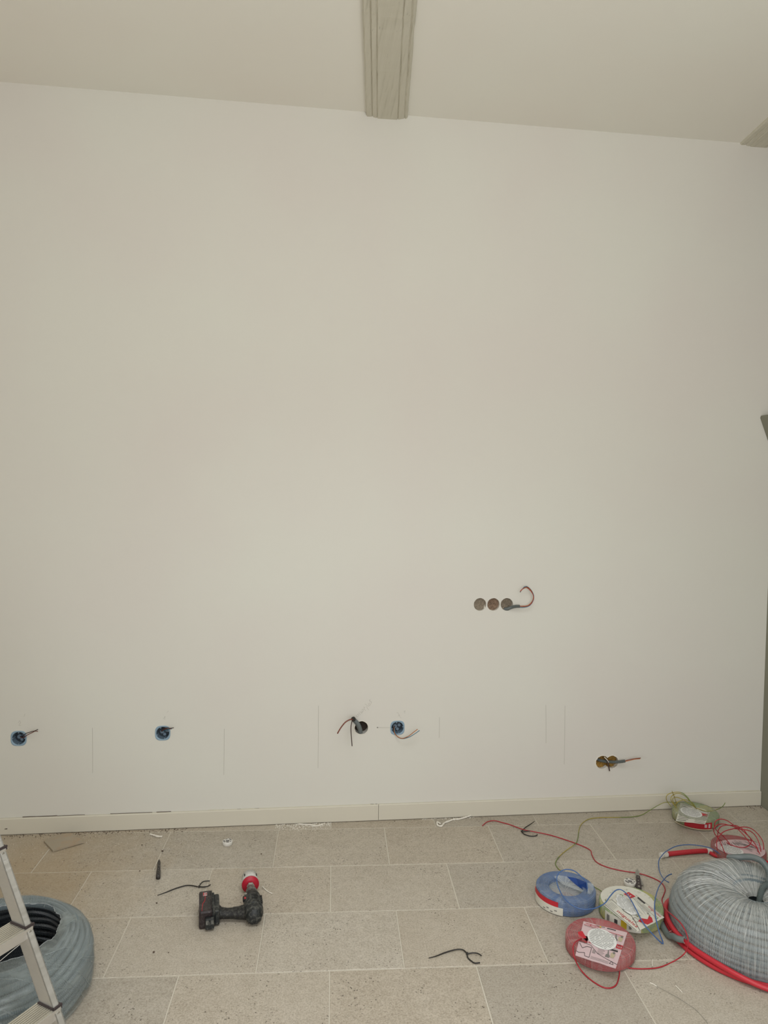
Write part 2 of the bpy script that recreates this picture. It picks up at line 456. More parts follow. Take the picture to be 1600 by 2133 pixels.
def plug(key, mat, depth, grow=1.02, rough=.002, name='hole_bottom'):
    pts = H[key]; cx = sum(p[0] for p in pts)/len(pts); cz = sum(p[1] for p in pts)/len(pts)
    b = bmesh.new(); rings = []
    rnd = random.Random(hash(key) % 97 if False else len(key)*3+ord(key[0]))
    for s in (1.0, .75, .5, .25):
        rings.append([b.verts.new((cx+(p[0]-cx)*s*(grow if s == 1 else 1), depth+rnd.uniform(-rough, rough), cz+(p[1]-cz)*s*(grow if s == 1 else 1))) for p in pts])
    cv = b.verts.new((cx, depth, cz)); n = len(pts)
    for q in range(3):
        for i in range(n): b.faces.new((rings[q][i-1], rings[q][i], rings[q+1][i], rings[q+1][i-1]))
    for i in range(n): b.faces.new((rings[3][i-1], rings[3][i], cv))
    return obj(name, b, mat, wall_back)
plug('a', 'masonry', .016); plug('b', 'masonry2', .018, rough=.003); plug('c', 'masonry', .026, rough=.003)
plug('dark', 'dark', .042); plug('key', 'wool', .024, rough=.005, name='insulation')
# ring of torn plaster round the keyhole, and a notch of plaster on the first hole
V = []; F = []
for key, g in (('key', .0045), ('dark', .002)):
    pts = H[key]; cx = sum(p[0] for p in pts)/len(pts); cz = sum(p[1] for p in pts)/len(pts); b0 = len(V); n = len(pts); rnd = random.Random(9)
    for i, p in enumerate(pts):
        d = Vector((p[0]-cx, p[1]-cz)).normalized(); e = rnd.uniform(.3, 1)*g
        V += [(p[0]-d.x*.001, -.0002, p[1]-d.y*.001), (p[0]+d.x*e*.5, -.0016*rnd.uniform(.5, 1.3), p[1]+d.y*e*.5), (p[0]+d.x*(e+.001), .0002, p[1]+d.y*(e+.001))]
    for i in range(n):
        j = (i+1) % n
        for q in range(2): F.append((b0+i*3+q, b0+j*3+q, b0+j*3+q+1, b0+i*3+q+1))
obj('torn_plaster', (V, F), 'plaster', wall_back, kind='stuff')
b = bmesh.new()
p = wl(1010, 1264); cyl(b, (p.x, .010, p.z-.008), (p.x-.002, .006, p.z+.008), .0035, .0006, 6)
obj('plaster_flake', b, 'plaster', wall_back)

# ---- pencil lines and handwriting
def strokes(name, lst, wpx, mat):
    V = []; F = []
    for st in lst:
        for (x0, y0), (x1, y1) in zip(st, st[1:]):
            a = wl(x0, y0); c = wl(x1, y1); d = (c-a)
            if d.length < 1e-6: continue
            nrm = Vector((-d.z, 0, d.x)).normalized()*wpx*.00235/2; b0 = len(V)
            for q, s in ((a, 1), (c, 1), (c, -1), (a, -1)): V.append((q.x+nrm.x*s, -.0004, q.z+nrm.z*s))
            F.append((b0, b0+1, b0+2, b0+3))
    return obj(name, (V, F), mat, wall_back)
for x0, y0, x1, y1 in ((192.5, 1516, 193, 1610), (467.3, 1518, 466.2, 1614), (663.6, 1470, 662.6, 1600), (915.6, 1494, 915, 1537),
                       (1137, 1468, 1137.5, 1548), (1177, 1470, 1175.5, 1592), (785, 1515.4, 812, 1515.8)):
    strokes('pencil_line', [[(x0, y0), ((x0+x1)/2+.3, (y0+y1)/2), (x1, y1)]], .75, 'pencil')
hand = [[(744, 1489), (742, 1492), (745, 1493), (748, 1490), (746, 1487), (744, 1489)], [(747, 1484), (751, 1489)], [(750, 1482), (754, 1486), (754, 1480)],
        [(753, 1478), (756, 1477), (757, 1481), (754, 1484)], [(757, 1473), (760, 1473), (758, 1477), (762, 1480)], [(763, 1471), (768, 1479)], [(760, 1466), (763, 1468), (768, 1472)],
        [(767, 1465), (769, 1470), (772, 1468), (769, 1464)], [(769, 1459), (771, 1457), (770, 1461), (774, 1462), (773, 1466)]]
strokes('pencil_writing', hand, .6, 'pencil')
strokes('pencil_writing', [[(826, 1485), (829, 1484), (832, 1491), (836, 1496)], [(841, 1483), (844, 1480), (843, 1486)], [(829, 1492), (833, 1489)]], .5, 'pencil')
strokes('pencil_writing', [[(38, 1506), (41, 1501), (43, 1505), (39, 1511), (44, 1511)], [(50, 1493), (52, 1487)]], .55, 'pencil')
strokes('pencil_writing', [[(340, 1498), (344, 1492), (343, 1499)], [(348, 1484), (351, 1481)]], .5, 'pencil')
strokes('pencil_mark', [[(785, 1514.3), (787.5, 1516.6)], [(787.5, 1514.3), (785, 1516.6)]], .9, 'pencil2')

# ---- other walls
def slab(name, c, s, mat, kind='structure', parent=None):
    b = bmesh.new(); box(b, c, s); return obj(name, b, mat, parent, kind=kind)
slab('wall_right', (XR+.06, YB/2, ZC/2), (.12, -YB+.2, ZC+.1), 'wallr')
slab('wall_left', (XL-.06, YB/2, ZC/2), (.12, -YB+.2, ZC+.1), 'wall')
b = bmesh.new(); ox0, ox1, oz1 = -1.15, 2.25, 2.9
box(b, ((XL+ox0)/2, YB-.06, ZC/2), (ox0-XL, .12, ZC)); box(b, ((XR+ox1)/2, YB-.06, ZC/2), (XR-ox1, .12, ZC))
box(b, ((ox0+ox1)/2, YB-.06, (ZC+oz1)/2), (ox1-ox0, .12, ZC-oz1)); box(b, ((ox0+ox1)/2, YB-.06, .15), (ox1-ox0, .12, .3))
obj('wall_rear', b, 'wall', kind='structure')
b = bmesh.new()
for x in (ox0+.03, (ox0+ox1)/2, ox1-.03): box(b, (x, YB-.08, (oz1+.3)/2), (.06, .05, oz1-.3))
for z in (.33, oz1-.03): box(b, ((ox0+ox1)/2, YB-.08, z), (ox1-ox0, .05, .06))
obj('window_1', b, 'white', kind='structure')
bm = bmesh.new()
vs_ = [bm.verts.new(p) for p in ((XL-.1, .1, zceil(XL)), (XR+.1, .1, zceil(XR)), (XR+.1, YB-.1, zceil(XR)), (XL-.1, YB-.1, zceil(XL)))]
f = bm.faces.new(vs_); r = bmesh.ops.extrude_face_region(bm, geom=[f])
bmesh.ops.translate(bm, vec=(0, 0, .1), verts=[v for v in r['geom'] if isinstance(v, bmesh.types.BMVert)])
obj('ceiling', bm, 'ceil', kind='structure')

# ---- ceiling beams (moulded, painted), skewed a little to the wall like in the photo
BD = Vector((.104, 1, 0)).normalized()
def beam(name, x0, x1, zb, label, sl=1.0):
    # cross-section across x at the wall; face goes down to zb; small side bands are a step higher
    W_ = x1-x0; zt = zceil((x0+x1)/2)+.01
    prof = [(0, zt), (0, zb+.012), (.006, zb+.006), (.026, zb+.005), (.030, zb+.010), (.034, zb+.004), (.050, zb+.002), (.054, zb+.006), (.058, zb+.000),
            (W_-.052, zb+.000), (W_-.048, zb+.006), (W_-.044, zb+.002), (W_-.020, zb+.006), (W_-.016, zb+.011), (W_-.010, zb+.006), (W_-.003, zb+.010), (W_, zb+.018), (W_, zt)]
    V = []; F = []; n = len(prof); N = 150; L = 4.7
    for i in range(N+1):
        s = L*(i/N)**1.6
        for j, (x, z) in enumerate(prof):
            w_ = 0 if z == zt else .0022*noise.noise(Vector((x*60+x0*9, s*6, z*30)))+.0015*noise.noise(Vector((x*200, s*25, 3)))
            V.append((x0+x+w_-BD.x*s/BD.y, .0-s, z+w_))
    for i in range(N):
        for j in range(n-1): F.append((i*n+j, i*n+j+1, (i+1)*n+j+1, (i+1)*n+j))
    F.append(tuple(range(n))); F.append(tuple(N*n+j for j in range(n-1, -1, -1)))
    o = obj(name, (V, F), 'beam'); tag(o, label, 'beam', 'exposed ceiling beams'); return o
beam('ceiling_beam', .296, .500, 3.500, 'wide greige painted ceiling beam running towards the viewer at top centre')
beam('ceiling_beam', 2.240, 2.440, 3.487, 'greige painted ceiling beam ending in the upper right corner')
# grey corbel on the right wall
a = wl(1583, 871); t_ = wl(1586, 866)
prf = [(a.x+.001, a.z), (a.x+.004, a.z+.012), (a.x+.016, a.z+.015), (XR, a.z+.016), (XR, a.z-.20), (a.x+.09*.55, a.z-.118)]
V = []; n = len(prf); ys = (-.002, -.10)
for y in ys:
    for (x, z) in prf: V.append((x, y, z))
F = [tuple(range(n)), tuple(n+i for i in range(n-1, -1, -1))]+[(i, (i+1) % n, n+(i+1) % n, n+i) for i in range(n)]
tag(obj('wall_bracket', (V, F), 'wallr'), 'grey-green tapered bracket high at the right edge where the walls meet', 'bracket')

# ---- skirting: two lengths of board plus mastic bead
bb = bpy.data.objects.new('baseboard_back', None); COL.objects.link(bb); bb['kind'] = 'structure'
def board(x0, x1, name='board', ztop0=.082, ztop1=.082):
    V = []; F = []; N = 40
    for i in range(N+1):
        t = i/N; x = x0+(x1-x0)*t; zt = ztop0+(ztop1-ztop0)*t+.0008*noise.noise(Vector((x*5, 0, 1)))
        V += [(x, -.0005, .0035), (x, -.012, .0035), (x, -.012, zt-.004), (x, -.009, zt), (x, -.0005, zt)]
    for i in range(N):
        for j in range(5):
            k2 = (j+1) % 5; F.append((i*5+j, i*5+k2, (i+1)*5+k2, (i+1)*5+j))
    F += [(0, 1, 2, 3, 4), tuple(N*5+j for j in (4, 3, 2, 1, 0))]
    return obj(name, (V, F), 'skirt', bb)
board(XL+.001, .4005, ztop0=.080, ztop1=.083); board(.4025, XR-.002, ztop0=.084, ztop1=.079)
# mastic bead on top of the right-hand board, breaking up towards the left where dark gaps show
V, F = [], []
def bead(x0, x1, r, z, dz, V, F):
    n = max(3, int((x1-x0)/.03)); pts = [Vector((x0+(x1-x0)*i/n, -.002+.001*noise.noise(Vector((x0+i, 1, 0))), z+dz*noise.noise(Vector((i*.7+x0*9, 0, 0))))) for i in range(n+1)]
    tube_data(pts, r, 5, V=V, F=F)
bead(.40, XR-.01, .0022, .081, .001, V, F); bead(-.45, .39, .002, .082, .001, V, F)
obj('mastic_bead', (V, F), 'mastic', bb, kind='stuff')
V, F = [], []
for x0, x1, r in ((-1.33, -1.17, .0016), (-1.17, -1.04, .0009), (-.92, -.72, .0011), (-.70, -.63, .0016), (-.38, -.2, .0009), (.36, .395, .0014)): bead(x0, x1, r, .0825, .0012, V, F)
obj('open_crack', (V, F), 'dirt', bb, kind='stuff')

# ---- floor
floor = slab('floor', ((XL+XR)/2, YB/2, -.0365), (XR-XL+.2, -YB+.2, .07), 'grout')
RT = -.044665; TW, TD = .5245, .3505
def t2w(u, v): return Vector((u*math.cos(RT)-v*math.sin(RT), u*math.sin(RT)+v*math.cos(RT)))
def clip(poly, a, b, c):   # keep a*x+b*y<=c
    out = []
    for i in range(len(poly)):
        p, q = poly[i-1], poly[i]; dp = a*p[0]+b*p[1]-c; dq = a*q[0]+b*q[1]-c
        if (dp <= 0) != (dq <= 0):
            t = dp/(dp-dq); out.append((p[0]+(q[0]-p[0])*t, p[1]+(q[1]-p[1])*t))
        if dq <= 0: out.append(q)
    return out
rnd = random.Random(3)
shared = []
def wob_rect(w_, d_, seed):
    r_ = random.Random(seed); P = []
    def e(a, b, nseg, nx, ny):
        for i in range(nseg):
            t = i/nseg; k_ = 0 if i == 0 else r_.uniform(-.0012, .0008)
            P.append((a[0]+(b[0]-a[0])*t+nx*k_, a[1]+(b[1]-a[1])*t+ny*k_))
    x, y = w_/2, d_/2
    e((-x, -y), (x, -y), 3, 0, 1); e((x, -y), (x, y), 2, -1, 0); e((x, y), (-x, y), 3, 0, -1); e((-x, y), (-x, -y), 2, 1, 0)
    return P
GJ = .0042
for s in range(6):
    V, F = prism(wob_rect(TW-GJ, TD-GJ, s+20), -.006, .0, .0016)
    me = bpy.data.meshes.new('tile'); me.from_pydata(V, [], F); me.materials.append(MAT['tile']); shared.append(me)
for row in range(0, 18):
    v1 = -.0705-(row-1)*TD; v0 = v1-TD; off = (.162 if row % 2 == 0 else -.097)
    for k_ in range(-8, 8):
        u0 = off+k_*TW; u1 = u0+TW
        cor = [t2w(u0, v0), t2w(u1, v0), t2w(u1, v1), t2w(u0, v1)]
        if max(c.x for c in cor) < XL+.02 or min(c.x for c in cor) > XR-.02 or min(c.y for c in cor) > -.02 or max(c.y for c in cor) < YB+.02: continue
        inside = all(XL < c.x < XR and YB < c.y < -.004 for c in cor)
        cen = t2w((u0+u1)/2, (v0+v1)/2)
        if inside:
            o = bpy.data.objects.new('tile', rnd.choice(shared)); COL.objects.link(o)
            o.location = (cen.x, cen.y, rnd.uniform(-.0004, .0003)); o.rotation_euler = (rnd.uniform(-.0008, .0008), rnd.uniform(-.0008, .0008), RT)
        else:
            loc = wob_rect(TW-GJ, TD-GJ, row*31+k_+50)
            P = [tuple(t2w((u0+u1)/2+p[0], (v0+v1)/2+p[1])) for p in loc]
            for (a_, b_, c_) in ((0, 1, -.004), (1, 0, XR-.001), (-1, 0, -XL-.001), (0, -1, -YB-.001)): P = clip(P, a_, b_, c_) if P else P
            if len(P) < 3: continue
            P2 = [P[i] for i in range(len(P)) if (Vector(P[i])-Vector(P[i-1])).length > .002]
            if len(P2) < 3: continue
            o = obj('tile', prism([(p[0]-cen.x, p[1]-cen.y) for p in P2], -.006, 0, .0012), 'tile'); o.location = (cen.x, cen.y, 0)
        o.parent = floor
print('tiles', len(floor.children))

# ================================================================== WALL FITTINGS
def socket_box(px, label, wires, rot=0):
    c = wl(*px); t = thing('socket_box', label, 'socket box', (c.x, 0, c.z), group='blue flush socket boxes in the wall')
    # flange: rounded square annulus, cup, base
    n = 48; V = []; F = []
    def sq(a, s, p=3.2): cx, sx = math.cos(a), math.sin(a); k_ = (abs(cx)**p+abs(sx)**p)**(-1/p); return (s*k_*cx, s*k_*sx)
    rings = [('s', .0365, .0004), ('s', .0365, -.0012), ('s', .0355, -.0018), ('c', .0315, -.0018), ('c', .0305, .0002), ('c', .0298, .036)]
    for kind, r, y in rings:
        for i in range(n):
            a = 2*math.pi*i/n; p = sq(a, r) if kind == 's' else (r*math.cos(a), r*math.sin(a)); V.append((p[0], y, p[1]))
    for q in range(len(rings)-1):
        for i in range(n): F.append((q*n+i, q*n+(i+1) % n, (q+1)*n+(i+1) % n, (q+1)*n+i))
    nf = n*3
    obj('flange', (V[:4*n+0+n], F[:nf+n]), 'boxblue', t, True)
    obj('cup', (V[4*n:], [tuple(i-4*n for i in f) for f in F[4*n:]]), 'boxin', t, True)
    b = bmesh.new(); cyl(b, (0, .0405, 0), (0, .036, 0), .0300, seg=32); obj('back_plate', b, 'boxdark', t)
    b = bmesh.new()
    cyl(b, (-.008, .036, -.002), (-.008, .030, -.002), .0115, .010, 20); cyl(b, (.013, .036, .004), (.013, .031, .004), .009, .008, 20)
    cyl(b, (.004, .036, -.016), (.004, .030, -.016), .008, .008, 6)
    objs('knockout', b, 'boxin', t)
    b = bmesh.new()
    for a in (0, 90, 180, 270):
        a = math.radians(a+rot); cyl(b, (.0278*math.cos(a), .030, .0278*math.sin(a)), (.0278*math.cos(a), -.0012, .0278*math.sin(a)), .0032, seg=10)
    objs('screw_post', b, 'boxin', t)
    for pts, m_ in wires:
        P = [Vector((-.008, .034, -.002))]
        for (x, y, Y) in pts: q = wl(x, y, Y); P.append(Vector((q.x-c.x, q.y, q.z-c.z)))
        wire('wire', P, .0019, m_, t, 5, 6)
    return t
socket_box((39, 1538), 'blue flush socket box at far left with two brown wires pointing right', [
    ([(46, 1534, .012), (54, 1528, -.012), (66, 1524, -.03), (72, 1522.5, -.036), (79, 1519.5, -.04)], 'wdark'),
    ([(48, 1537, .012), (57, 1531, -.012), (67, 1526, -.028), (73, 1523, -.034), (79, 1523.5, -.036)], 'wbrown')])
socket_box((339, 1527), 'blue flush socket box left of the drill with short dark wires at its top', [
    ([(336, 1522, .02), (341, 1517.5, 0), (348, 1516, -.02), (354, 1517, -.03), (362, 1516, -.035)], 'wdark'),
    ([(337, 1523, .02), (343, 1519, 0), (350, 1517, -.02), (356, 1518.5, -.03)], 'wbrown'),
    ([(343, 1522, .02), (349, 1519.5, 0), (358, 1518, -.02)], 'wteal')], 20)
socket_box((828, 1516), 'blue flush socket box at centre with two wires drooping to the right', [
    ([(821, 1515, .01), (822, 1526, -.006), (828, 1534, -.02), (838, 1538, -.03), (850, 1534, -.04), (862, 1525, -.045), (870, 1519, -.045)], 'copper'),
    ([(822, 1516, .01), (824, 1528, -.006), (830, 1536, -.02), (840, 1538.5, -.03), (853, 1535, -.042), (865, 1528, -.05), (874, 1521.5, -.05)], 'wteal')], 10)

# conduit stubs that stick out of the bare holes
t = thing('conduit_stub', 'grey conduit stub curling out of the third of three bored holes at right', 'conduit', wl(1056, 1263))
def rel(t, pts): return [p-Vector(t.location) for p in pts]
corrugated('conduit', rel(t, [wl(1052, 1269, .025), wl(1058, 1268, .006), wl(1066, 1265, -.012), wl(1075, 1263, -.02), wl(1083, 1263, -.024)]), .0085, 'conduit', t, .0034, 12)
for i, (m_, ox, oy) in enumerate((('wbrown', 0, 0), ('wred', 1.2, -1.2), ('wteal', 1.4, 1.3), ('copper', -.8, -1.4))):
    P = [(1078, 1263), (1088, 1264), (1100, 1262), (1108, 1254), (1111.5, 1243), (1108, 1232), (1101, 1224), (1095, 1223), (1089, 1227), (1083.5, 1233)]
    wire('wire', rel(t, [wl(x+1.3*ox*math.sin(j*.7), y+1.4*oy*math.cos(j*.6), -.022-.004*j*.4) for j, (x, y) in enumerate(P)]), .0016, m_, t, 5, 6)
t = thing('conduit_stub', 'grey conduit stub with brown wires hanging from the single dark hole', 'conduit', wl(750, 1520))
corrugated('conduit', rel(t, [wl(751, 1530, .035), wl(750, 1520, .005), wl(745, 1508, -.03), wl(737, 1499, -.055)]), .0115, 'conduit', t, .0036, 14)
b = bmesh.new(); p0 = wl(737, 1499, -.0545)-Vector(t.location); p1 = wl(735.6, 1496.8, -.060)-Vector(t.location); cyl(b, p0, p1, .0112, .0112, 16)
obj('dark_opening', b, 'black', t)
wire('wire', rel(t, [wl(738, 1500, -.05), wl(731, 1498.5, -.068), wl(720, 1504, -.078), (wl(710, 1516, -.08)), wl(703, 1528, -.078)]), .0032, 'wbrown', t, 6, 6)
wire('wire', rel(t, [wl(737, 1500, -.05), wl(733.5, 1502, -.068), (wl(731.2, 1515, -.074)), wl(732, 1535, -.074), wl(733.5, 1554, -.072)]), .0026, 'wdark', t, 6, 6)
t = thing('conduit_stub', 'grey corrugated conduit stub in the ragged double hole with yellow insulation', 'conduit', wl(1266, 1588))
corrugated('conduit', rel(t, [wl(1243, 1581, .02), wl(1256, 1585, .014), wl(1272, 1587, .0), wl(1288, 1587, -.018), wl(1303, 1585, -.028)]), .0085, 'conduit', t, .0036, 12)
wire('wire', rel(t, [wl(1300, 1585.5, -.026), wl(1312, 1582, -.034), wl(1324, 1580, -.040), wl(1335, 1578.8, -.044)]), .0020, 'wbrown', t)
wire('wire', rel(t, [wl(1300, 1586.5, -.026), wl(1312, 1584, -.034), wl(1322, 1581.5, -.040), wl(1334, 1580.5, -.044)]), .0017, 'copper', t)
wire('wire', rel(t, [wl(1334, 1579.4, -.044), wl(1341, 1579, -.046), wl(1348, 1578.8, -.047)]), .0011, 'white', t, label='bare whitish wire end')
wire('cable_tie', rel(t, [wl(1263, 1580, -.004), wl(1266, 1588, -.012), wl(1268, 1596, -.018), wl(1270, 1606, -.022)]), .0030, 'wdark', t)
wire('plaster_string', rel(t, [wl(1259, 1577, -.002), wl(1264, 1582, -.008), wl(1268, 1588, -.010)]), .0022, 'plaster', t)

# ================================================================== LADDER
azm = math.radians(32.9); tv = Vector((math.sin(azm), math.cos(azm), 0)); mv = Vector((-math.cos(azm), math.sin(azm), 0)); zv = Vector((0, 0, 1))
SP, LEAN = .2058, .1168; c1_ = Vector((-.686, -1.499, SP))   # front outer corner of the right rail at the first tread
foot = c1_-zv*SP-mv*LEAN
lad = thing('step_ladder', 'aluminium step ladder with ribbed treads cut by the left edge', 'ladder', foot)
LW = .36; NST = 6; D_ = .056; RW = .021
def L(t_, m_, z_): return tv*t_+mv*m_+zv*z_
lean = Vector((0, 0, 0))
def rail(t0, t1, nm='rail', mat='alu'):
    """U channel: web on the inner side, flanges front and back"""
    b = bmesh.new(); top = SP*NST+.05
    def post(ta, tb, ma, mb):
        vs_ = []
        for z in (0, top):
            m0 = LEAN/SP*z
            for (t_, m_) in ((ta, ma), (tb, ma), (tb, mb), (ta, mb)): vs_.append(b.verts.new(L(t_, m0+m_, z)))
        for f in ((0, 1, 2, 3), (7, 6, 5, 4), (0, 4, 5, 1), (1, 5, 6, 2), (2, 6, 7, 3), (3, 7, 4, 0)): b.faces.new([vs_[i] for i in f])
    inner = min(t0, t1, key=abs) if False else (t0)
    s = 1 if t1 > t0 else -1
    post(t0, t0+s*.0025, 0, D_); post(t0, t1, 0, .0025); post(t0, t1, D_-.0025, D_)
    post(t1-s*.003, t1, 0, .006); post(t1-s*.003, t1, D_-.006, D_)
    return obj(nm, b, mat, lad)
rail(-RW, 0); rail(-LW+RW, -LW)
for s in range(1, NST+1):
    z = s*SP; m0 = LEAN*s; b = bmesh.new()
    # tread: ribbed deck, front and back lips
    R_ = Matrix((tv, mv, zv)).transposed().to_4x4()
    ta, tb = -LW+RW, -RW
    nr = 9
    for i in range(nr):
        mm = m0-.004+(D_+.014)*(i+.5)/nr
        box(b, (-(LW)/2, mm, z-.0028), (LW-2*RW, (D_+.014)/nr*.62, .0036), None)
    box(b, (-(LW)/2, m0-.004+(D_+.014)/2, z-.0060), (LW-2*RW, D_+.014, .0030))
    box(b, (-(LW)/2, m0+D_+.009, z-.012), (LW-2*RW, .002, .020))
    bmesh.ops.transform(b, matrix=R_, verts=b.verts)
    tr = obj('tread', b, 'alu2', lad)
    b = bmesh.new(); box(b, (-LW/2, m0-.0055, z-.0185), (LW+.001, .003, .030), None, .0008); bmesh.ops.transform(b, matrix=R_, verts=b.verts)
    obj('front_plate', b, 'alu', tr)
    for tt in (-.010, -LW+.010):
        b = bmesh.new(); cyl(b, (tt, m0-.0068, z-.016), (tt, m0-.0095, z-.016), .0050, .0042, 14); bmesh.ops.transform(b, matrix=R_, verts=b.verts)
        obj('rivet', b, 'steel', tr)
    # dark plastic collar round the rail on the tread
    for t0_, sg in ((-RW-.001, 1), (-LW+RW+.001, -1)):
        b = bmesh.new()
        box(b, (t0_-sg*.002, m0+D_/2, z+.001), (.004, D_+.008, .005))
        box(b, (t0_+sg*.0125, m0-.004, z+.001), (.030, .005, .005)); box(b, (t0_+sg*.024, m0+.002, z-.003), (.005, .018, .012), None, .001)
        bmesh.ops.transform(b, matrix=R_, verts=b.verts); obj('plastic_collar', b, 'cap', lad)
# rubber feet, rear frame folded out, all beyond the left edge
b = bmesh.new()
for tt in (-RW/2, -LW+RW/2): box(b, (tt, D_/2-.004, .006), (RW+.008, D_+.008, .016), None, .003)
bmesh.ops.transform(b, matrix=Matrix((tv, mv, zv)).transposed().to_4x4(), verts=b.verts); objs('rubber_foot', b, 'cap', lad)
for tt in (-.01, -LW+.01):
    b = bmesh.new(); a_ = L(tt, LEAN*NST+D_+.008, SP*NST); e_ = L(tt, 1.28, .012); cyl(b, a_, e_, .010, seg=12); obj('rear_leg', b, 'alu', lad)
b = bmesh.new(); cyl(b, L(-.01, 1.16, .28), L(-LW+.01, 1.16, .28), .007, seg=10); obj('cross_bar', b, 'alu', lad)

# ================================================================== CONDUIT COILS
def helix(centers, tr, pitch, seg, wob=.002, jit=.003, ph=0.0, rib=True, fixed_n=None):
    """one continuous tube through the given windings [(r, z)...]"""
    pts = []
    for w_i, (r, z) in enumerate(centers):
        r2, z2 = centers[min(w_i+1, len(centers)-1)]
        n = fixed_n or int(2*math.pi*r/(pitch/2)); n += n % 2
        for i in range(n):
            fr = i/n; a = 2*math.pi*fr; t = max(0, (fr-.86)/.14); t = t*t*(3-2*t)
            p1 = w_i*.9+ph; d1 = jit*noise.noise(Vector((math.cos(a)*2.2+p1, math.sin(a)*2.2, p1)))
            p2 = p1+.9; d2 = jit*noise.noise(Vector((math.cos(a)*2.2+p2, math.sin(a)*2.2, p2)))
            rr_ = (r+d1)*(1-t)+(r2+d2)*t; zz = (z+wob*math.sin(a+p1)+d1*.4)*(1-t)+(z2+wob*math.sin(a+p2)+d2*.4)*t
            pts.append(Vector((rr_*math.cos(a), rr_*math.sin(a), zz)))
    return tube_data(pts, tr, seg, False, (lambda i: RIB[i % 2]) if rib else None)
# right coil
CR = Vector((1.752, -1.073, 0)); coilR = thing('conduit_coil', 'large coil of grey corrugated conduit in clear radial stretch wrap at right', 'conduit coil', CR)
R0, E0, Z0, S0 = .312, .155, .070, .126
cen = [(R0-.0125, .012+.0205*k_) for k_ in range(4)]
for k_ in range(9):
    t_ = math.radians(4+k_*10.5); cen.append((R0-E0*(1-math.cos(t_))-.0115, Z0+S0*math.sin(t_)-.0125))
cen += [(.148-.0215*j, .180-.004*j) for j in range(4)]
obj('corrugated_conduit', helix(cen, .0102, .0066, 8), 'conduitblue', coilR)
prof = [(.026, .138), (.032, .146), (.05, .158), (.08, .174), (.12, .187)]+[(R0-E0*(1-math.cos(math.radians(t_))), Z0+S0*math.sin(math.radians(t_))) for t_ in (90, 78, 66, 54, 42, 30, 18, 8, 0)]+[(R0+.001, .04), (R0-.001, .018), (R0-.007, .004), (R0-.018, .002)]
def jagR(i, a):
    return (.0015*noise.noise(Vector((math.cos(a)*9, math.sin(a)*9, i*.5))), .003*noise.noise(Vector((math.cos(a)*5, math.sin(a)*5, i*.3+4))) if 1 < i < 10 else 0)
obj('stretch_film', lathe(prof, 160, jagR), 'film', coilR, True)
# thin bright creases standing on the film, radiating from the middle
V, F = [], []; rnd = random.Random(12)
for q in range(210):
    a = rnd.uniform(0, 2*math.pi); r0 = rnd.choice((.035, .05, .09, .14)); r1 = rnd.uniform(r0+.06, .30); tw = rnd.uniform(-.10, .10)
    pts = []
    for i in range(7):
        r = r0+(r1-r0)*i/6
        z = None
        for (ra, za), (rb, zb) in zip(prof, prof[1:]):
            if ra <= r <= rb: z = za+(zb-za)*(r-ra)/(rb-ra)
        aa = a+tw*(i/6)**2; pts.append(Vector((r*math.cos(aa), r*math.sin(aa), (z or .18)+.0012)))
    tube_data(pts, rnd.uniform(.0003, .0007), 4, V=V, F=F)
obj('film_creases', (V, F), 'crease', coilR, kind='stuff')
b = bmesh.new(); cyl(b, (0, 0, .004), (0, 0, .118), .07, .07, 40); obj('inner_shadow_core', b, 'conduitshade', coilR)
# inner end leaving through the middle and arching over the back rim
hole = fl(1575, 1850, .13)-CR
P = [Vector((.012, .0, .122)), fl(1588, 1852, .165)-CR, fl(1600, 1838, .19)-CR, fl(1603, 1822, .22)-CR, fl(1597, 1806, .235)-CR, fl(1584, 1792, .24)-CR, fl(1563, 1785, .225)-CR, fl(1540, 1785.5, .20)-CR, fl(1518, 1786, .165)-CR]
corrugated('inner_conduit_end', P, .0125, 'duct', coilR, .004, 12, label='smooth grey-green conduit end leading out of the middle')
# outer end, cut open, on the floor at the left
pol = lambda d_, r_, z_: Vector((r_*math.cos(math.radians(d_)), r_*math.sin(math.radians(d_)), z_))
P = [pol(166, .346, .012), pol(173, .3455, .012), pol(179, .347, .015), fl(1402, 1950, .026)-CR, fl(1412, 1955.5, .036)-CR, fl(1425.5, 1958, .042)-CR]
PP = catmull(P, 6); V, F = tube_data(PP, .0112, 16, cap=False); dd = (PP[-1]-PP[-2]).normalized()
tube_data([PP[-1], PP[-1]-dd*.02], .0092, 16, V=V, F=F, cap=False)
oo = obj('outer_conduit_end', (V, F), 'duct', coilR, True, label='cut open conduit end')
V, F = [], []
q = dd.to_track_quat('Z', 'Y').to_matrix().to_4x4(); q.translation = PP[-1]
b = bmesh.new(); n = 20
rg = [[b.verts.new(q @ Vector((r*math.cos(2*math.pi*i/n), r*math.sin(2*math.pi*i/n), .0003))) for i in range(n)] for r in (.0113, .0088)]
for i in range(n): b.faces.new((rg[0][i-1], rg[0][i], rg[1][i], rg[1][i-1]))
obj('cut_rim', b, 'white', oo)

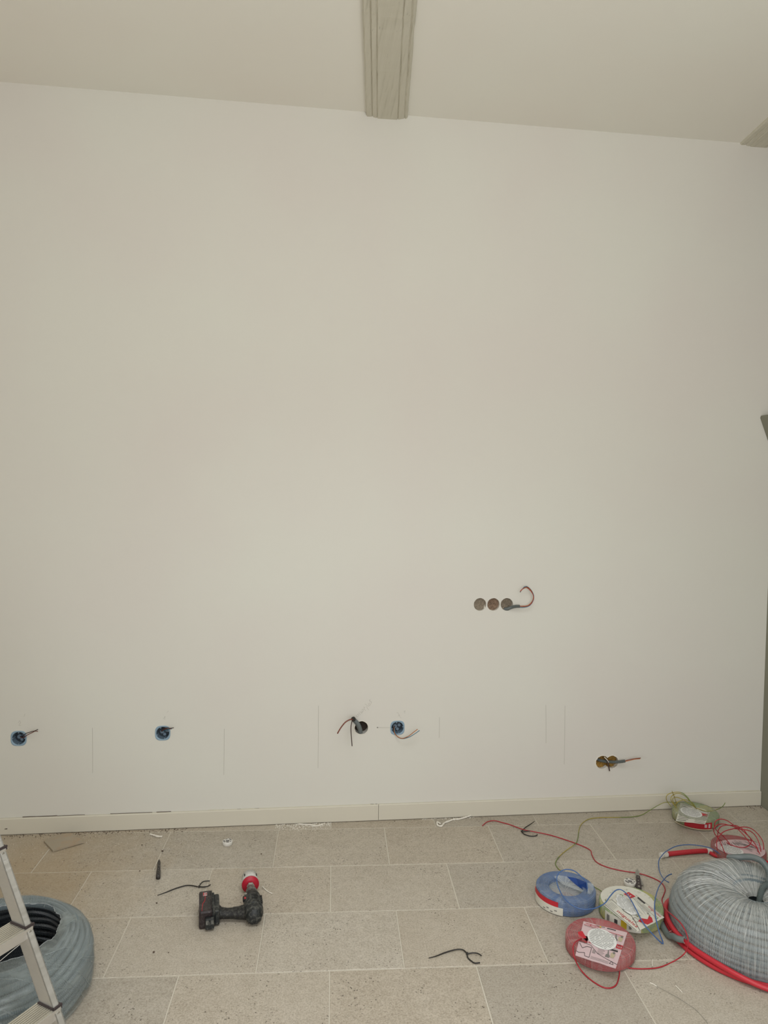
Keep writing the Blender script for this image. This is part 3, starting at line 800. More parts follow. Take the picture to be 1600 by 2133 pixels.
# red conduit lying under and around the coil
red = thing('red_conduit_coil', 'red conduit coiled on the floor round the foot of the wrapped grey coil', 'conduit coil', CR)
def redloop(r_add, z, ph):
    P = []
    key = [(180+38, .352), (180+22, .360), (180+5, .372), (180-10+0, .364)]
    for i in range(41):
        a = math.radians(148+ i*9.0*.98)   # from the left, anticlockwise through the front, right and back
        t = i/40
        rr_ = .373+.032*math.sin(min(1, t*2.6)*math.pi/2)+r_add
        P.append(Vector((rr_*math.cos(a), rr_*math.sin(a), z+.0015*math.sin(i))))
    return P
P = []
for i in range(60*2-8):
    deg = 150+i*6.0; a = math.radians(deg)
    if i < 58: rr_, z_ = .3225, .0105
    else:
        up_ = min(1, (i-57)/3); b_ = max(0, min(1, (deg-360-205)/50)); b_ = b_*b_*(3-2*b_)*math.pi/2
        rr_ = .3225+.0200*math.sin(b_); z_ = .0105+.0200*math.cos(b_)*up_
    P.append(Vector((rr_*math.cos(a), rr_*math.sin(a), z_)))
V, F = tube_data(catmull(P, 3), .0098, 10)
obj('conduit', (V, F), 'redduct', red, True)
tail = [fl(1388, 1779.5, .012), fl(1410, 1777, .012), fl(1440, 1774, .012), fl(1470, 1772.5, .013), fl(1498, 1774, .014), fl(1530, 1781, .016), fl(1570, 1788, .014), fl(1605, 1800, .012)]
corrugated('conduit_tail', [p-CR for p in tail], .0112, 'redduct', red, .005, 12)
low = [fl(1478, 1775, .010), fl(1490, 1782, .010), fl(1505, 1785, .010), fl(1540, 1785, .010), fl(1580, 1792, .010)]
wire('conduit_tail', [p-CR+Vector((0, .0, 0)) for p in low], .0085, 'redduct', red, 6, 10)
for pa, pb, r in (((1376, 1782), (1390, 1779.3), .0125), ((1473, 1772.8), (1485, 1773.0), .0135)):
    a_, b_ = fl(*pa, .0125)-CR, fl(*pb, .0125)-CR; PP = [a_.lerp(b_, i/5) for i in range(6)]
    V, F = tube_data(PP, r, 14, rf=lambda i: 1+.06*math.sin(i*2.2))
    obj('white_tape', (V, F), 'white', red, False, label='white tape wrapped round the red conduit')

# left coil
CL = Vector((-1.020, -1.148, 0)); coilL = thing('conduit_coil', 'coil of blue-grey corrugated conduit in torn milky film behind the ladder', 'conduit coil', CL)
RL, HL = .326, .180
cen = [(RL-.016-.004*(k_ == 0), .013+.0222*k_) for k_ in range(6)]+[(RL-.026, .143), (RL-.044, .158)]+[(RL-.066-.0232*j, .165-.001*j) for j in range(3)]
OFF = (.026, .062)
def offs(p, r):
    k_ = max(0, min(1, (.285-r)/.11)); return Vector((p[0]+OFF[0]*k_, p[1]+OFF[1]*k_, p[2]))
V, F = helix(cen, .0112, .0058, 8, .006, .008)
obj('corrugated_conduit', ([offs(v, math.hypot(v.x, v.y)) for v in V], F), 'conduitblue', coilL)
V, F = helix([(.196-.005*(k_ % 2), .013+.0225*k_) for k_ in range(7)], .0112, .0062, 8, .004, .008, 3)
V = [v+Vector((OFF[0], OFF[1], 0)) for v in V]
obj('inner_windings', (V, F), 'conduitshade', coilL)
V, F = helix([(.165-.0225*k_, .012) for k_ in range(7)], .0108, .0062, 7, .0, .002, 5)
obj('bottom_windings', ([v+Vector((OFF[0], OFF[1], 0)) for v in V], F), 'conduitshade', coilL)
prof = [(.172, .177), (.178, .181), (.186, .184), (.205, .186), (.23, .186), (.26, .184), (.285, .176), (.305, .160), (.319, .138), (.325, .11), (.326, .06), (.324, .02), (.320, .003)]
def jagL(i, a):
    if i <= 2:
        d = .020*noise.noise(Vector((math.cos(a)*3.0, math.sin(a)*3.0, 7)))+.007*noise.noise(Vector((math.cos(a)*13, math.sin(a)*13, 2)))
        return (d*(3-i)/3, .006*noise.noise(Vector((math.cos(a)*6, math.sin(a)*6, 9)))*(2-i)/2)
    return (.003*noise.noise(Vector((math.cos(a)*4, math.sin(a)*4, i*.35))), .004*noise.noise(Vector((math.cos(a)*4, math.sin(a)*4, i*.35+5))) if i < 9 else 0)
V, F = lathe(prof, 200, jagL)
def offs(p, r):
    k_ = max(0, min(1, (.285-r)/.11)); return Vector((p[0]+OFF[0]*k_, p[1]+OFF[1]*k_, p[2]))
V = [offs(p, math.hypot(p[0], p[1])) for p in V]
obj('torn_film', (V, F), 'filmblue', coilL, True)
lip = V[:200]
V, F = tube_data(lip, .0016, 5, True)
obj('torn_edge', (V, F), 'filmwhite', coilL, True)
V, F = [], []
rnd = random.Random(4)
for q in range(34):
    a = rnd.uniform(0, 2*math.pi); da = rnd.uniform(.5, 1.1); z0 = rnd.uniform(.19, .20); pts = []
    rs = rnd.uniform(.21, .27)
    for i in range(12):
        t = i/11; r = min(.3275, rs+(.3275-rs)*t*1.8); z = .1885 if r < .26 else (.1885-(r-.26)*.9 if r < .31 else .140-.17*(t-.5)*1.4)
        pts.append(Vector((r*math.cos(a+da*t), r*math.sin(a+da*t), max(.006, z))))
    tube_data(pts, .0008, 4, V=V, F=F)
obj('film_creases', (V, F), 'filmblue', coilL, kind='stuff')
wire('thin_string', [fl(0, 2002, .19)-CL, fl(20, 1985, .195)-CL, fl(48, 1962, .20)-CL], .0011, 'white', coilL)

# ================================================================== CABLE SPOOLS
def bil(Q, u, v):   # quad corners order: (0,0),(1,0),(1,1),(0,1)
    a = Q[0].lerp(Q[1], u); b_ = Q[3].lerp(Q[2], u); return a.lerp(b_, v)
class Sheet:
    def __init__(s, name, Q, mat, parent, sag=0, fold=None, lab=None, nu=10, nv=10, zoff=0.0, hole=None):
        s.Q = Q; s.sag = sag; s.zoff = zoff; V = []; F = []
        for j in range(nv+1):
            for i in range(nu+1): V.append(s.p(i/nu, j/nv, 0))
        for j in range(nv+1):
            for i in range(nu+1): V.append(s.p(i/nu, j/nv, -.0006))
        B = (nu+1)*(nv+1)
        for j in range(nv):
            for i in range(nu):
                if hole and hole((i+.5)/nu, (j+.5)/nv): continue
                a = j*(nu+1)+i; F.append((a, a+1, a+nu+2, a+nu+1)); F.append((B+a, B+a+nu+1, B+a+nu+2, B+a+1))
        s.o = obj(name, (V, F), mat, parent, True, lab); s.parts = {}
    def p(s, u, v, dz):
        q = bil(s.Q, u, v); w_ = s.sag*math.sin(math.pi*min(max(u, 0), 1))*math.sin(math.pi*min(max(v, 0), 1))+.0012*noise.noise(Vector((u*4, v*4, s.Q[0].x*9)))
        return q+Vector((0, 0, w_+dz+s.zoff))
    def add(s, mat, poly, dz=.0007):
        V, F = s.parts.setdefault(mat, ([], [])); b0 = len(V)
        for (u, v) in poly: V.append(s.p(u, v, dz))
        F.append(tuple(range(b0, b0+len(poly))))
    def rect(s, mat, u0, v0, u1, v1, dz=.0007, n=4):
        for i in range(n):
            a = u0+(u1-u0)*i/n; c = u0+(u1-u0)*(i+1)/n; s.add(mat, [(a, v0), (c, v0), (c, v1), (a, v1)], dz)
    def line(s, mat, pts, w_=.008, dz=.0008):
        for (a, b_) in zip(pts, pts[1:]):
            d = Vector((b_[0]-a[0], b_[1]-a[1]));
            if d.length == 0: continue
            n_ = Vector((-d.y, d.x)).normalized()*w_/2
            s.add(mat, [(a[0]+n_.x, a[1]+n_.y), (b_[0]+n_.x, b_[1]+n_.y), (b_[0]-n_.x, b_[1]-n_.y), (a[0]-n_.x, a[1]-n_.y)], dz)
    def text(s, mat, txt, u, v, hu, width=None, flip=1, dz=.0009):
        Vt, Ft = text_mesh(txt); x1 = max(p.x for p in Vt); sx = (width/x1) if width else hu
        V, F = s.parts.setdefault(mat, ([], [])); b0 = len(V)
        for p in Vt: V.append(s.p(u+p.x*sx, v+p.y*hu*flip, dz))
        for f in Ft: F.append(tuple(b0+i for i in f))
    def oval(s, mat, u, v, ru, rv, dz=.0012, n=24, rot=0):
        s.add(mat, [(u+ru*math.cos(2*math.pi*i/n)*math.cos(rot)-rv*math.sin(2*math.pi*i/n)*math.sin(rot), v+ru*math.cos(2*math.pi*i/n)*math.sin(rot)+rv*math.sin(2*math.pi*i/n)*math.cos(rot)) for i in range(n)], dz)
    def done(s):
        for m_, (V, F) in s.parts.items(): obj('print', (V, F), m_, s.o, kind='stuff')
def spool(name, label, C, R, Ri, h, mat, film, rw=.0021, tilt=(0, 0), group=None, inner=True, seed=1):
    t = thing(name, label, 'cable spool', C); t.rotation_euler = (tilt[0], tilt[1], 0)
    n = int(h/(2*rw)); step = h/n; m_ = int((R-Ri)/(2.15*rw))
    cen = [(R-rw-(.004 if k_ == 0 else .003 if k_ == n-1 else 0), rw+step*k_) for k_ in range(n)]
    cen += [(R-rw-k_*2.15*rw-.002, h-rw-.001) for k_ in range(1, m_)]
    cen += [(Ri+rw, rw+step*k_) for k_ in range(n-2, -1, -1)]
    V, F = helix(cen, rw, .01, 5, .0009, .0012, seed*2.0, False, 64)
    obj('wound_wire', (V, F), mat, t, True)
    if film:
        pf = [(Ri-.003, .006), (Ri-.003, h-.004), (Ri+.004, h+.001), ((R+Ri)/2, h+.0016), (R-.004, h+.001), (R+.0015, h-.005), (R+.002, h*.5), (R+.0012, .004), (R-.003, .0008)]
        obj('shrink_film', lathe(pf, 90, lambda i, a: (.0009*noise.noise(Vector((math.cos(a)*7, math.sin(a)*7, i))), .0006*noise.noise(Vector((math.cos(a)*9, math.sin(a)*9, i+3))) if i not in (0, 8) else 0)), film, t, True)
    return t
def W(t): return t.matrix_basis.inverted()
def loc(t, pts):
    bpy.context.view_layer.update() if False else None
    Mx = Matrix.Translation(t.location) @ t.rotation_euler.to_matrix().to_4x4(); Mi = Mx.inverted()
    return [Mi @ p for p in pts]

# --- front red spool
S1 = spool('cable_spool', 'red wire spool with pink label and oval white sticker, nearest of the spools', (1.115, -1.108, .0008), .125, .062, .050, 'wred', 'filmred', seed=1)
zt = .0535
Q = loc(S1, [fl(1198.7, 1990, zt), fl(1282.6, 2017.5, zt), fl(1307, 1942.5, zt), fl(1215.7, 1919, zt)])
sh = Sheet('label_card', Q, 'pink', S1, 0, hole=lambda u, v: .0 < u < .22 and .42 < v < .62)
sh.line('inkdark', [(0, .40), (.30, .38), (.50, .22), (.72, .16), (1.0, .10)], .010)
sh.line('inkdark', [(.03, .36), (.12, .24), (.22, .32), (.33, .32), (.33, .06), (.22, .06), (.20, .14), (.06, .10), (0, .12)], .012)
sh.text('inkred', 'miguelez', .04, .42, .085, .36)
sh.text('inkred', 'miguelez', .06, .93, .075, .36)
sh.line('inkred', [(.03, .905), (.95, .86)], .010); sh.line('inkgrey', [(.03, .88), (.95, .82)], .006)
sh.rect('inkgrey', .37, .20, .44, .29)
for q_ in range(4): sh.rect('pink', .375, .208+q_*.021, .435, .216+q_*.021, .001)
for q_ in range(5): sh.rect('inkgrey', .48, .36-.033*q_, .62+.03*(q_ % 2), .368-.033*q_)
sh.rect('inkdark', .63, .40, .93, .445); sh.rect('inkgrey', .5, .47, .92, .475); sh.rect('inkgrey', .55, .75, .78, .758); sh.rect('inkgrey', .55, .71, .75, .718)
for q_ in range(3): sh.rect('inkgrey', .36, .10-.025*q_, .80, .106-.025*q_)
for (uu, vv) in ((.74, .20), (.80, .68)):
    sh.add('inkgrey', [(uu-.06, vv), (uu-.05, vv+.07), (uu-.02, vv+.08), (uu-.03, vv+.19), (uu-.01, vv+.19), (uu+.02, vv+.08), (uu+.05, vv+.05), (uu+.04, vv)], .001)
    sh.add('cardboard', [(uu+.06, vv+.02), (uu+.05, vv+.13), (uu+.10, vv+.17), (uu+.16, vv+.12), (uu+.14, vv+.02)], .001)
    sh.oval('inkgrey', uu+.12, vv+.15, .03, .03, .0012)
    sh.line('inkdark', [(uu+.08, vv-.13), (uu+.13, vv-.06), (uu+.18, vv-.13), (uu+.08, vv-.13)], .010)
sh.rect('inkred', .86, .50, 1.0, .615); sh.text('sticker', '1x1,5', .875, .53, .06, .11)
sh.rect('inkdark', .55, .955, .75, .98); sh.rect('inkgrey', .3, .965, .5, .985)
sh.oval('inkyel', .40, .965, .02, .02)
sh.done()
Q2 = loc(S1, [fl(1222, 1960, zt+.004), fl(1280, 1981, zt+.006), fl(1287, 1951, zt+.008), fl(1228, 1934, zt+.007)])
st = Sheet('oval_sticker', Q2, 'pink', S1, .003, nu=2, nv=2) if False else None
def oval_sticker(t, cpx, a_px, b_px, z, lines=True, name='oval_sticker', tear=0):
    c = fl(*cpx, z); ua = fl(*a_px, z)-c; ub = fl(*b_px, z)-c
    V = []; F = []; n = 36; pts = [c+Vector((0, 0, .002))]
    for i in range(n):
        a = 2*math.pi*i/n; k_ = 1+(.0 if not tear else tear*noise.noise(Vector((math.cos(a)*3, math.sin(a)*3, c.x))))
        pts.append(c+(ua*math.cos(a)+ub*math.sin(a))*k_)
    F = [(0, 1+i, 1+(i+1) % n) for i in range(n)]
    P_ = loc(t, pts); bt = [p-Vector((0, 0, .0007)) for p in P_[1:]]; m0 = len(P_); P_ += bt
    F += [(1+i, m0+i, m0+(i+1) % n, 1+(i+1) % n) for i in range(n)]
    o = obj(name, (P_, F), 'sticker', t, label='white printed sticker')
    if lines:
        V = []; F = []
        for q_ in range(11):
            y0 = -.80+q_*.155
            half = math.sqrt(max(.02, 1-y0*y0))*.85; x = -half; rr_ = random.Random(q_)
            while x < half-.1:
                ln = rr_.uniform(.2, .9); x2 = min(half, x+ln); b0 = len(V)
                for (x_, y_) in ((x, y0), (x2, y0), (x2, y0+.04), (x, y0+.04)):
                    V.append(c+ua*x_+ub*y_+Vector((0, 0, .0006+.002*(1-math.hypot(x_, y_)))))
                F.append((b0, b0+1, b0+2, b0+3)); x = x2+.08
        obj('print', (loc(t, V), F), 'inkgrey', o, kind='stuff')
    return o
oval_sticker(S1, (1254, 1955.5), (1284, 1969), (1262, 1938), zt+.0022)
# red patch and folded flap by the hub
b = bmesh.new(); q_ = loc(S1, [fl(1204, 1941, zt+.003), fl(1213, 1939, zt+.006), fl(1222, 1954, zt+.002), fl(1206, 1956, zt-.01)])
vv = [b.verts.new(p) for p in q_]; b.faces.new(vv); obj('red_flap', b, 'inkred', S1)
# --- front yellow-green spool
S2 = spool('cable_spool', 'green and yellow wire spool with large white label, beside the knife and tape', (1.328, -.908, .0008), .123, .060, .052, 'wgy', 'filmclear', seed=2)
zt = .056
b = bmesh.new(); cyl(b, (-.008, .016, .0530), (-.008, .016, .0536), .104, .104, 40); obj('card_disc', b, 'paper', S2)
Q = loc(S2, [fl(1256, 1884, zt), fl(1327, 1941, zt), fl(1384, 1911, zt), fl(1314, 1851, zt)])
sh = Sheet('label_card', Q, 'paper', S2, 0, hole=lambda u, v: .30 < u < .72 and .36 < v < .62)
sh.text('inkred', 'miguelez', .32, .10, .13, .60)
sh.text('inkred', 'miguelez', .60, .90, .09, .36)
for q_ in range(4): sh.rect('inkgrey', .06, .08+.045*q_, .26, .088+.045*q_)
sh.line('inkdark', [(0, .30), (.30, .30), (.42, .26), (.60, .30), (.75, .24), (1, .10)], .012)
sh.line('inkdark', [(.02, .04), (.98, .02)], .010); sh.line('inkgrey', [(.1, .80), (.9, .80)], .008); sh.line('inkgrey', [(.2, .94), (.95, .98)], .008)
sh.add('inkred', [(.80, .30), (.97, .42), (.97, .62), (.88, .70), (.80, .70), (.86, .56), (.76, .44)], .001)
sh.add('inkred', [(.03, .70), (.22, .74), (.24, .90), (.06, .86)], .001); sh.text('sticker', '1,5', .08, .76, .09, .1)
sh.line('inkgrey', [(.68, .24), (.80, .24), (.80, .34), (.68, .34), (.68, .24)], .010)
for q_ in range(5): sh.rect('inkgrey', .48, .74+.03*q_, .74, .747+.03*q_)
for q_ in range(3): sh.rect('inkgrey', .25, .80+.04*q_, .45, .807+.04*q_)
sh.oval('inkgreen', .04, .60, .04, .05); sh.oval('paper', .04, .60, .025, .035, .0014); sh.oval('inkgreen', .93, .80, .03, .045); sh.oval('paper', .93, .80, .018, .03, .0014)
sh.rect('inkdark', .28, .90, .50, .95); sh.text('inkdark', 'dry', .72, .70, .08, .1)
sh.done()
oval_sticker(S2, (1305, 1884), (1327, 1893), (1300, 1867), zt+.003, tear=.25)
oval_sticker(S2, (1335, 1889), (1344, 1900), (1329, 1880), zt+.004, tear=.15, name='torn_sticker')
# side band of the label, folded down the front left
def side_band(t, C, R, a0, a1, h0, h1, mat, prints, name='label_side'):
    V = []; F = []; n = 14
    for i in range(n+1):
        a = math.radians(a0+(a1-a0)*i/n)
        for z in (h0, h1): V.append((R*math.cos(a), R*math.sin(a), z))
        for z in (h1, h0): V.append(((R-.0008)*math.cos(a), (R-.0008)*math.sin(a), z))
    for i in range(n):
        for j in range(4): F.append((i*4+j, (i+1)*4+j, (i+1)*4+(j+1) % 4, i*4+(j+1) % 4))
    F += [(0, 1, 2, 3), (n*4+3, n*4+2, n*4+1, n*4)]
    o = obj(name, (V, F), mat, t)
    for (pa, pb, z0, z1, m_) in prints:
        V = []; F = []
        for i in range(5):
            a = math.radians(pa+(pb-pa)*i/4)
            for z in (z0, z1): V.append(((R+.0006)*math.cos(a), (R+.0006)*math.sin(a), z))
        for i in range(4): F.append((i*2, i*2+2, i*2+3, i*2+1))
        obj('print', (V, F), m_, o)
side_band(S2, None, .1268, 195, 262, .006, .049, 'paper', [(200, 206, .012, .040, 'inkgrey'), (216, 222, .014, .038, 'inkdark'), (228, 238, .012, .044, 'inkyel'), (242, 246, .016, .034, 'inkgrey'), (252, 257, .014, .036, 'inkdark')])
# --- blue spool
S3 = spool('cable_spool', 'blue wire spool with torn cloudy film, left of the yellow-green spool', (1.103, -.782, .0008), .121, .070, .060, 'wblue', 'filmlight', tilt=(0, 0), seed=3)
b = bmesh.new(); cyl(b, (0, 0, .040), (0, 0, .042), .072, .072, 40); obj('film_membrane', b, 'filmwhite', S3)
b = bmesh.new(); cyl(b, (0.005, 0.01, .012), (0.005, .01, .014), .066, .066, 40); obj('bottom_card', b, 'pink', S3)
b = bmesh.new(); cyl(b, (0.008, 0, .0150), (0.008, 0, .0154), .034, .034, 24); obj('red_print', b, 'inkred', S3)
# torn flaps of film and dark blue gap
fp = loc(S3, [fl(1181, 1826, .062), fl(1198, 1842, .055), fl(1226, 1861, .052), fl(1222, 1838, .085), fl(1200, 1829, .066)])
b = bmesh.new(); vv = [b.verts.new(p) for p in fp]; cv = b.verts.new(sum(fp, Vector())/5-Vector((0, 0, .010)))
for i in range(5): b.faces.new((vv[i-1], vv[i], cv))
obj('torn_gap', b, 'wbluedk', S3)
fp = loc(S3, [fl(1224, 1862, .058), fl(1224, 1839, .088), fl(1236, 1841, .080), (fl(1237, 1852, .064)), fl(1230, 1864, .058)])
b = bmesh.new(); vv = [b.verts.new(p) for p in fp]; b.faces.new(vv); obj('film_flap', b, 'filmwhite', S3)
fp = loc(S3, [fl(1153, 1826, .066), fl(1166, 1823, .075), fl(1181, 1826, .070), fl(1198, 1842, .062), fl(1226, 1862, .058), fl(1200, 1853, .060), fl(1172, 1842, .064)])
b = bmesh.new(); vv = [b.verts.new(p) for p in fp]; b.faces.new(vv); obj('film_flap', b, 'filmwhite', S3)
side_band(S3, None, .1252, 172, 245, .003, .034, 'paper', [(205+i*8, 210+i*8, .008+.008*(i % 2), .012+.008*(i % 2), 'inkgrey') for i in range(4)])
side_band(S3, None, .1250, 168, 236, .034, .054, 'inkred', [], name='label_side')
# --- far green spool
S4 = spool('cable_spool', 'green wire spool with label against the baseboard, farthest of the spools', (2.035, -.140, .004), .112, .055, .045, 'wgy', 'filmgreen', seed=4)
zt = .049
Q = loc(S4, [fl(1408, 1710, zt), fl(1469, 1717, zt), fl(1480, 1690, zt), fl(1418, 1672, zt)])
sh = Sheet('label_card', Q, 'paper', S4, 0)
for q_ in range(11): sh.rect('inkgrey' if q_ % 3 else 'inkdark', .04+.02*(q_ % 2), .06+.085*q_, .34+.06*(q_ % 3), .085+.085*q_)
for q_ in range(9): sh.line('inkgrey', [(.62, .08+.1*q_), (.96, .04+.1*q_)], .020)
sh.rect('inkred', .70, .52, .97, .72)
sh.done()
oval_sticker(S4, (1440, 1692), (1463, 1697), (1438, 1683), zt+.002)
side_band(S4, None, .1165, 215, 282, .004, .036, 'inkred', [(262, 268, .012, .028, 'pink'), (272, 277, .01, .03, 'pink')])
b = bmesh.new(); P = [Vector((.122*math.cos(math.radians(a)), .122*math.sin(math.radians(a)), .003)) for a in range(190, 285, 6)]
V, F = tube_data(P, .0028, 5); b.free(); obj('cardboard_edge', (V, F), 'cardboard', S4)
# --- far red spool
S5 = spool('cable_spool', 'red wire spool under tangled loose red loops, behind the wrapped grey coil', (2.045, -.500, .0008), .118, .045, .042, 'wred', 'filmpink', seed=5)
zt = .046
c = Vector((2.045, -.500, zt)); n = 40
V = [loc(S5, [c])[0]]+[loc(S5, [c+Vector((.112*math.cos(2*math.pi*i/n), .112*math.sin(2*math.pi*i/n)*(1 if math.sin(2*math.pi*i/n) < 0 else .55), 0))])[0] for i in range(n)]
F = [(0, 1+i, 1+(i+1) % n) for i in range(n)]
lb = obj('label_card', (V, F), 'pink', S5)
V = []; F = []; rnd = random.Random(8)
for i in range(46):
    a = rnd.uniform(0, 6.28); r = rnd.uniform(.03, .10); x, y = r*math.cos(a), r*math.sin(a)*(1 if math.sin(a) < 0 else .45); d = .55+.5*math.sin(x*30); ln = rnd.uniform(.008, .022); b0 = len(V)
    dx, dy = math.cos(d+1.2)*ln, math.sin(d+1.2)*ln; nx, ny = -dy/ln*.0012, dx/ln*.0012
    for (x_, y_) in ((x-dx+nx, y-dy+ny), (x+dx+nx, y+dy+ny), (x+dx-nx, y+dy-ny), (x-dx-nx, y-dy-ny)): V.append((x_, y_, zt+.0005))
    F.append((b0, b0+1, b0+2, b0+3))
obj('print', (V, F), 'inkgrey', lb, kind='stuff')
oval_sticker(S5, (1525, 1770), (1549, 1775), (1524, 1762), zt+.002)

# ------------------------------------------------------------------ loose wires
RC = .332
def out_of_coil(x, y, z):
    for i in range(40):
        p = fl(x, y, z)
        if math.hypot(p.x-CR.x, p.y-CR.y) > RC+(.055 if z < .05 else 0): return p
        z += .006
    return p
px = [(1211.5, 1955, .056), (1199.5, 1961.6, .066), (1194, 1972.5, .066), (1196, 1992, .05), (1207, 2016, .012), (1227, 2038, .003), (1253, 2055, .003), (1271, 2058, .003), (1284, 2051, .003), (1290, 2032, .003), (1291, 2018, .004), (1295, 2013, .010), (1308, 2016, .004), (1336, 2018, .003), (1373, 2015, .003), (1406, 2001, .003)]
P = [fl(*p) for p in px]+[out_of_coil(x, y, z) for x, y, z in ((1426, 1986, .02), (1434, 1966, .045), (1430, 1944, .06), (1419, 1924, .06), (1406, 1911, .055), (1389, 1896, .03))]
P += [fl(*p) for p in ((1382, 1885, .006), (1379, 1874, .003), (1383, 1863, .003), (1385.5, 1852, .003), (1378, 1839, .003), (1358, 1828, .003), (1330, 1819, .005), (1297, 1814, .003), (1264, 1806, .003), (1242, 1795, .003), (1233, 1780, .003), (1228.5, 1770, .003), (1200, 1757, .003), (1150, 1740.5, .003), (1110, 1732, .006), (1090, 1728, .006), (1063, 1718, .003), (1045, 1713, .003), (1030, 1709.5, .004), (1015, 1712, .004), (1005, 1720, .003))]
wire('loose_wire', loc(S1, P), .0023, 'wred', S1, 6, 6)
px = [(1223.6, 1860, .052), (1223.3, 1845, .085), (1221, 1836, .095), (1209, 1824, .115), (1196, 1814, .13), (1181, 1811, .135), (1168, 1815, .13), (1161, 1824, .12), (1160, 1837, .105), (1165.6, 1854, .09), (1176.6, 1872, .078), (1194, 1887, .068), (1214, 1894, .064), (1236, 1892.7, .064), (1251, 1887, .066), (1262, 1879.5, .070), (1270.6, 1867.5, .078), (1281.6, 1855.5, .085), (1292.5, 1853, .085), (1303.5, 1860, .082), (1314, 1874, .078), (1325, 1894, .074), (1338.5, 1920, .066), (1356, 1942, .045), (1378, 1964, .006), (1381, 1962, .006), (1373.5, 1942, .04), (1366, 1911, .068), (1363.6, 1889, .08), (1366, 1867.5, .08), (1373.5, 1845.6, .07), (1386.6, 1828, .05), (1394, 1822.5, .045), (1399.7, 1820.5, .045)]
wire('loose_wire', loc(S3, [fl(*p) for p in px]), .0023, 'wblue', S3, 6, 6)
px = [(1393, 1838, .04), (1382, 1830, .03), (1373.5, 1813, .02), (1372.5, 1793, .03), (1380, 1781, .035), (1388, 1773.5, .035), (1408, 1763, .04), (1433, 1759.6, .045), (1461, 1762, .045), (1482.6, 1768, .04), (1500, 1779, .03), (1511, 1784, .026)]
tag(wire('blue_wire', [fl(*p) for p in px], .0022, 'wblue', None), 'blue wire arching from the end of the red conduit down to the floor', 'wire')
px = [(1262, 1876, .058), (1259, 1866, .03), (1252, 1856, .012), (1235, 1846, .006), (1222, 1840, .004), (1205, 1831, .003), (1185, 1822, .003), (1166, 1812, .003), (1158, 1802, .003), (1158, 1795, .003), (1166, 1783, .003), (1180, 1771, .003), (1199, 1757, .008), (1204, 1745, .003), (1206, 1730, .003), (1211, 1717, .003), (1226, 1706.5, .003), (1250, 1703, .003), (1290, 1702.5, .003), (1318, 1701.5, .003), (1338, 1697, .004), (1355, 1687, .02), (1372, 1677, .045), (1385, 1671.5, .06), (1400, 1671, .062), (1412, 1672.5, .056)]
wire('loose_wire', loc(S4, [fl(*p) for p in px]), .0019, 'wgy2', S4, 6, 6)
for px in ([(1452, 1685, .05), (1441, 1673, .09), (1432.5, 1661, .115), (1422, 1652, .13), (1410.6, 1650, .135), (1397.5, 1652, .13), (1389.6, 1656.6, .12), (1388, 1663.6, .10), (1391, 1671, .07), (1398, 1680, .05)],
           [(1451, 1684, .05), (1436, 1667, .09), (1423.7, 1655.7, .115), (1410.6, 1653, .12), (1401, 1656.6, .115), (1397.5, 1664.5, .10), (1401, 1672, .075), (1410, 1683, .05)],
           [(1450, 1683, .05), (1429, 1669, .08), (1415, 1662, .095), (1405, 1661, .10), (1401.4, 1665, .09), (1403, 1672, .07), (1409, 1678, .05)],
           [(1450, 1683.5, .05), (1444, 1674, .07), (1434, 1667, .085), (1424, 1666, .085), (1412, 1670.6, .07), (1407, 1677, .05)],
           [(1400, 1648, .15), (1403.5, 1656, .12), (1407, 1666, .08), (1410, 1675, .05)],
           [(1452, 1683, .05), (1467.5, 1689, .052), (1483, 1689.5, .05), (1494, 1686, .045), (1502.5, 1682, .04), (1508, 1677, .045), (1510.5, 1672, .055)]):
    wire('loose_wire', loc(S4, [fl(*p) for p in px]), .0019, 'wgy2', S4, 6, 6)
for px in ([(1520, 1757, .05), (1506, 1741, .08), (1495, 1732, .11), (1489, 1722.5, .14), (1490, 1712, .165), (1497, 1707, .175), (1506, 1706.5, .175), (1517.5, 1711, .165), (1530, 1720, .145), (1544, 1728, .125), (1555, 1737.5, .105), (1562.5, 1745, .085), (1565, 1752.5, .07), (1561.5, 1760, .058), (1551, 1765, .052), (1536, 1764, .05), (1523, 1760, .05), (1514, 1755, .05)],
           [(1511, 1778, .05), (1508, 1772, .055), (1502.5, 1758, .07), (1497, 1747, .09), (1488.4, 1735.6, .115), (1487.5, 1726, .14), (1494, 1719, .155), (1504, 1716.4, .155), (1515.6, 1718, .15), (1532.5, 1724, .13), (1548, 1738, .11), (1562.5, 1756, .08), (1575, 1765, .065), (1581, 1775, .05), (1585, 1783, .04)],
           [(1494.5, 1771, .052), (1493, 1756, .08), (1496, 1745, .10), (1502.5, 1736.5, .115), (1512, 1730.5, .125), (1525, 1727, .13), (1534, 1725, .13), (1544, 1723, .13), (1555, 1723, .13), (1567, 1727, .12), (1579, 1737.5, .10), (1588, 1750.6, .075), (1591, 1764, .055), (1589.6, 1780, .03)],
           [(1504, 1752, .05), (1496, 1745, .08), (1496, 1732, .11), (1500.6, 1723, .135), (1510, 1719, .145), (1521, 1719, .145), (1534, 1720, .14), (1542, 1724, .13), (1549, 1728, .125), (1558, 1740, .10), (1566, 1749, .08), (1574, 1760, .065), (1579, 1771, .05), (1578, 1782, .035)],
           [(1523, 1757, .05), (1505, 1742, .09), (1530, 1726, .12), (1549, 1728, .125), (1562.5, 1731, .12), (1573, 1740, .10), (1580, 1752.5, .08), (1584.5, 1767.5, .055), (1585, 1782, .035)][2:]):
    wire('loose_wire', loc(S5, [fl(*p) for p in px]), .0021, 'wred', S5, 6, 6)

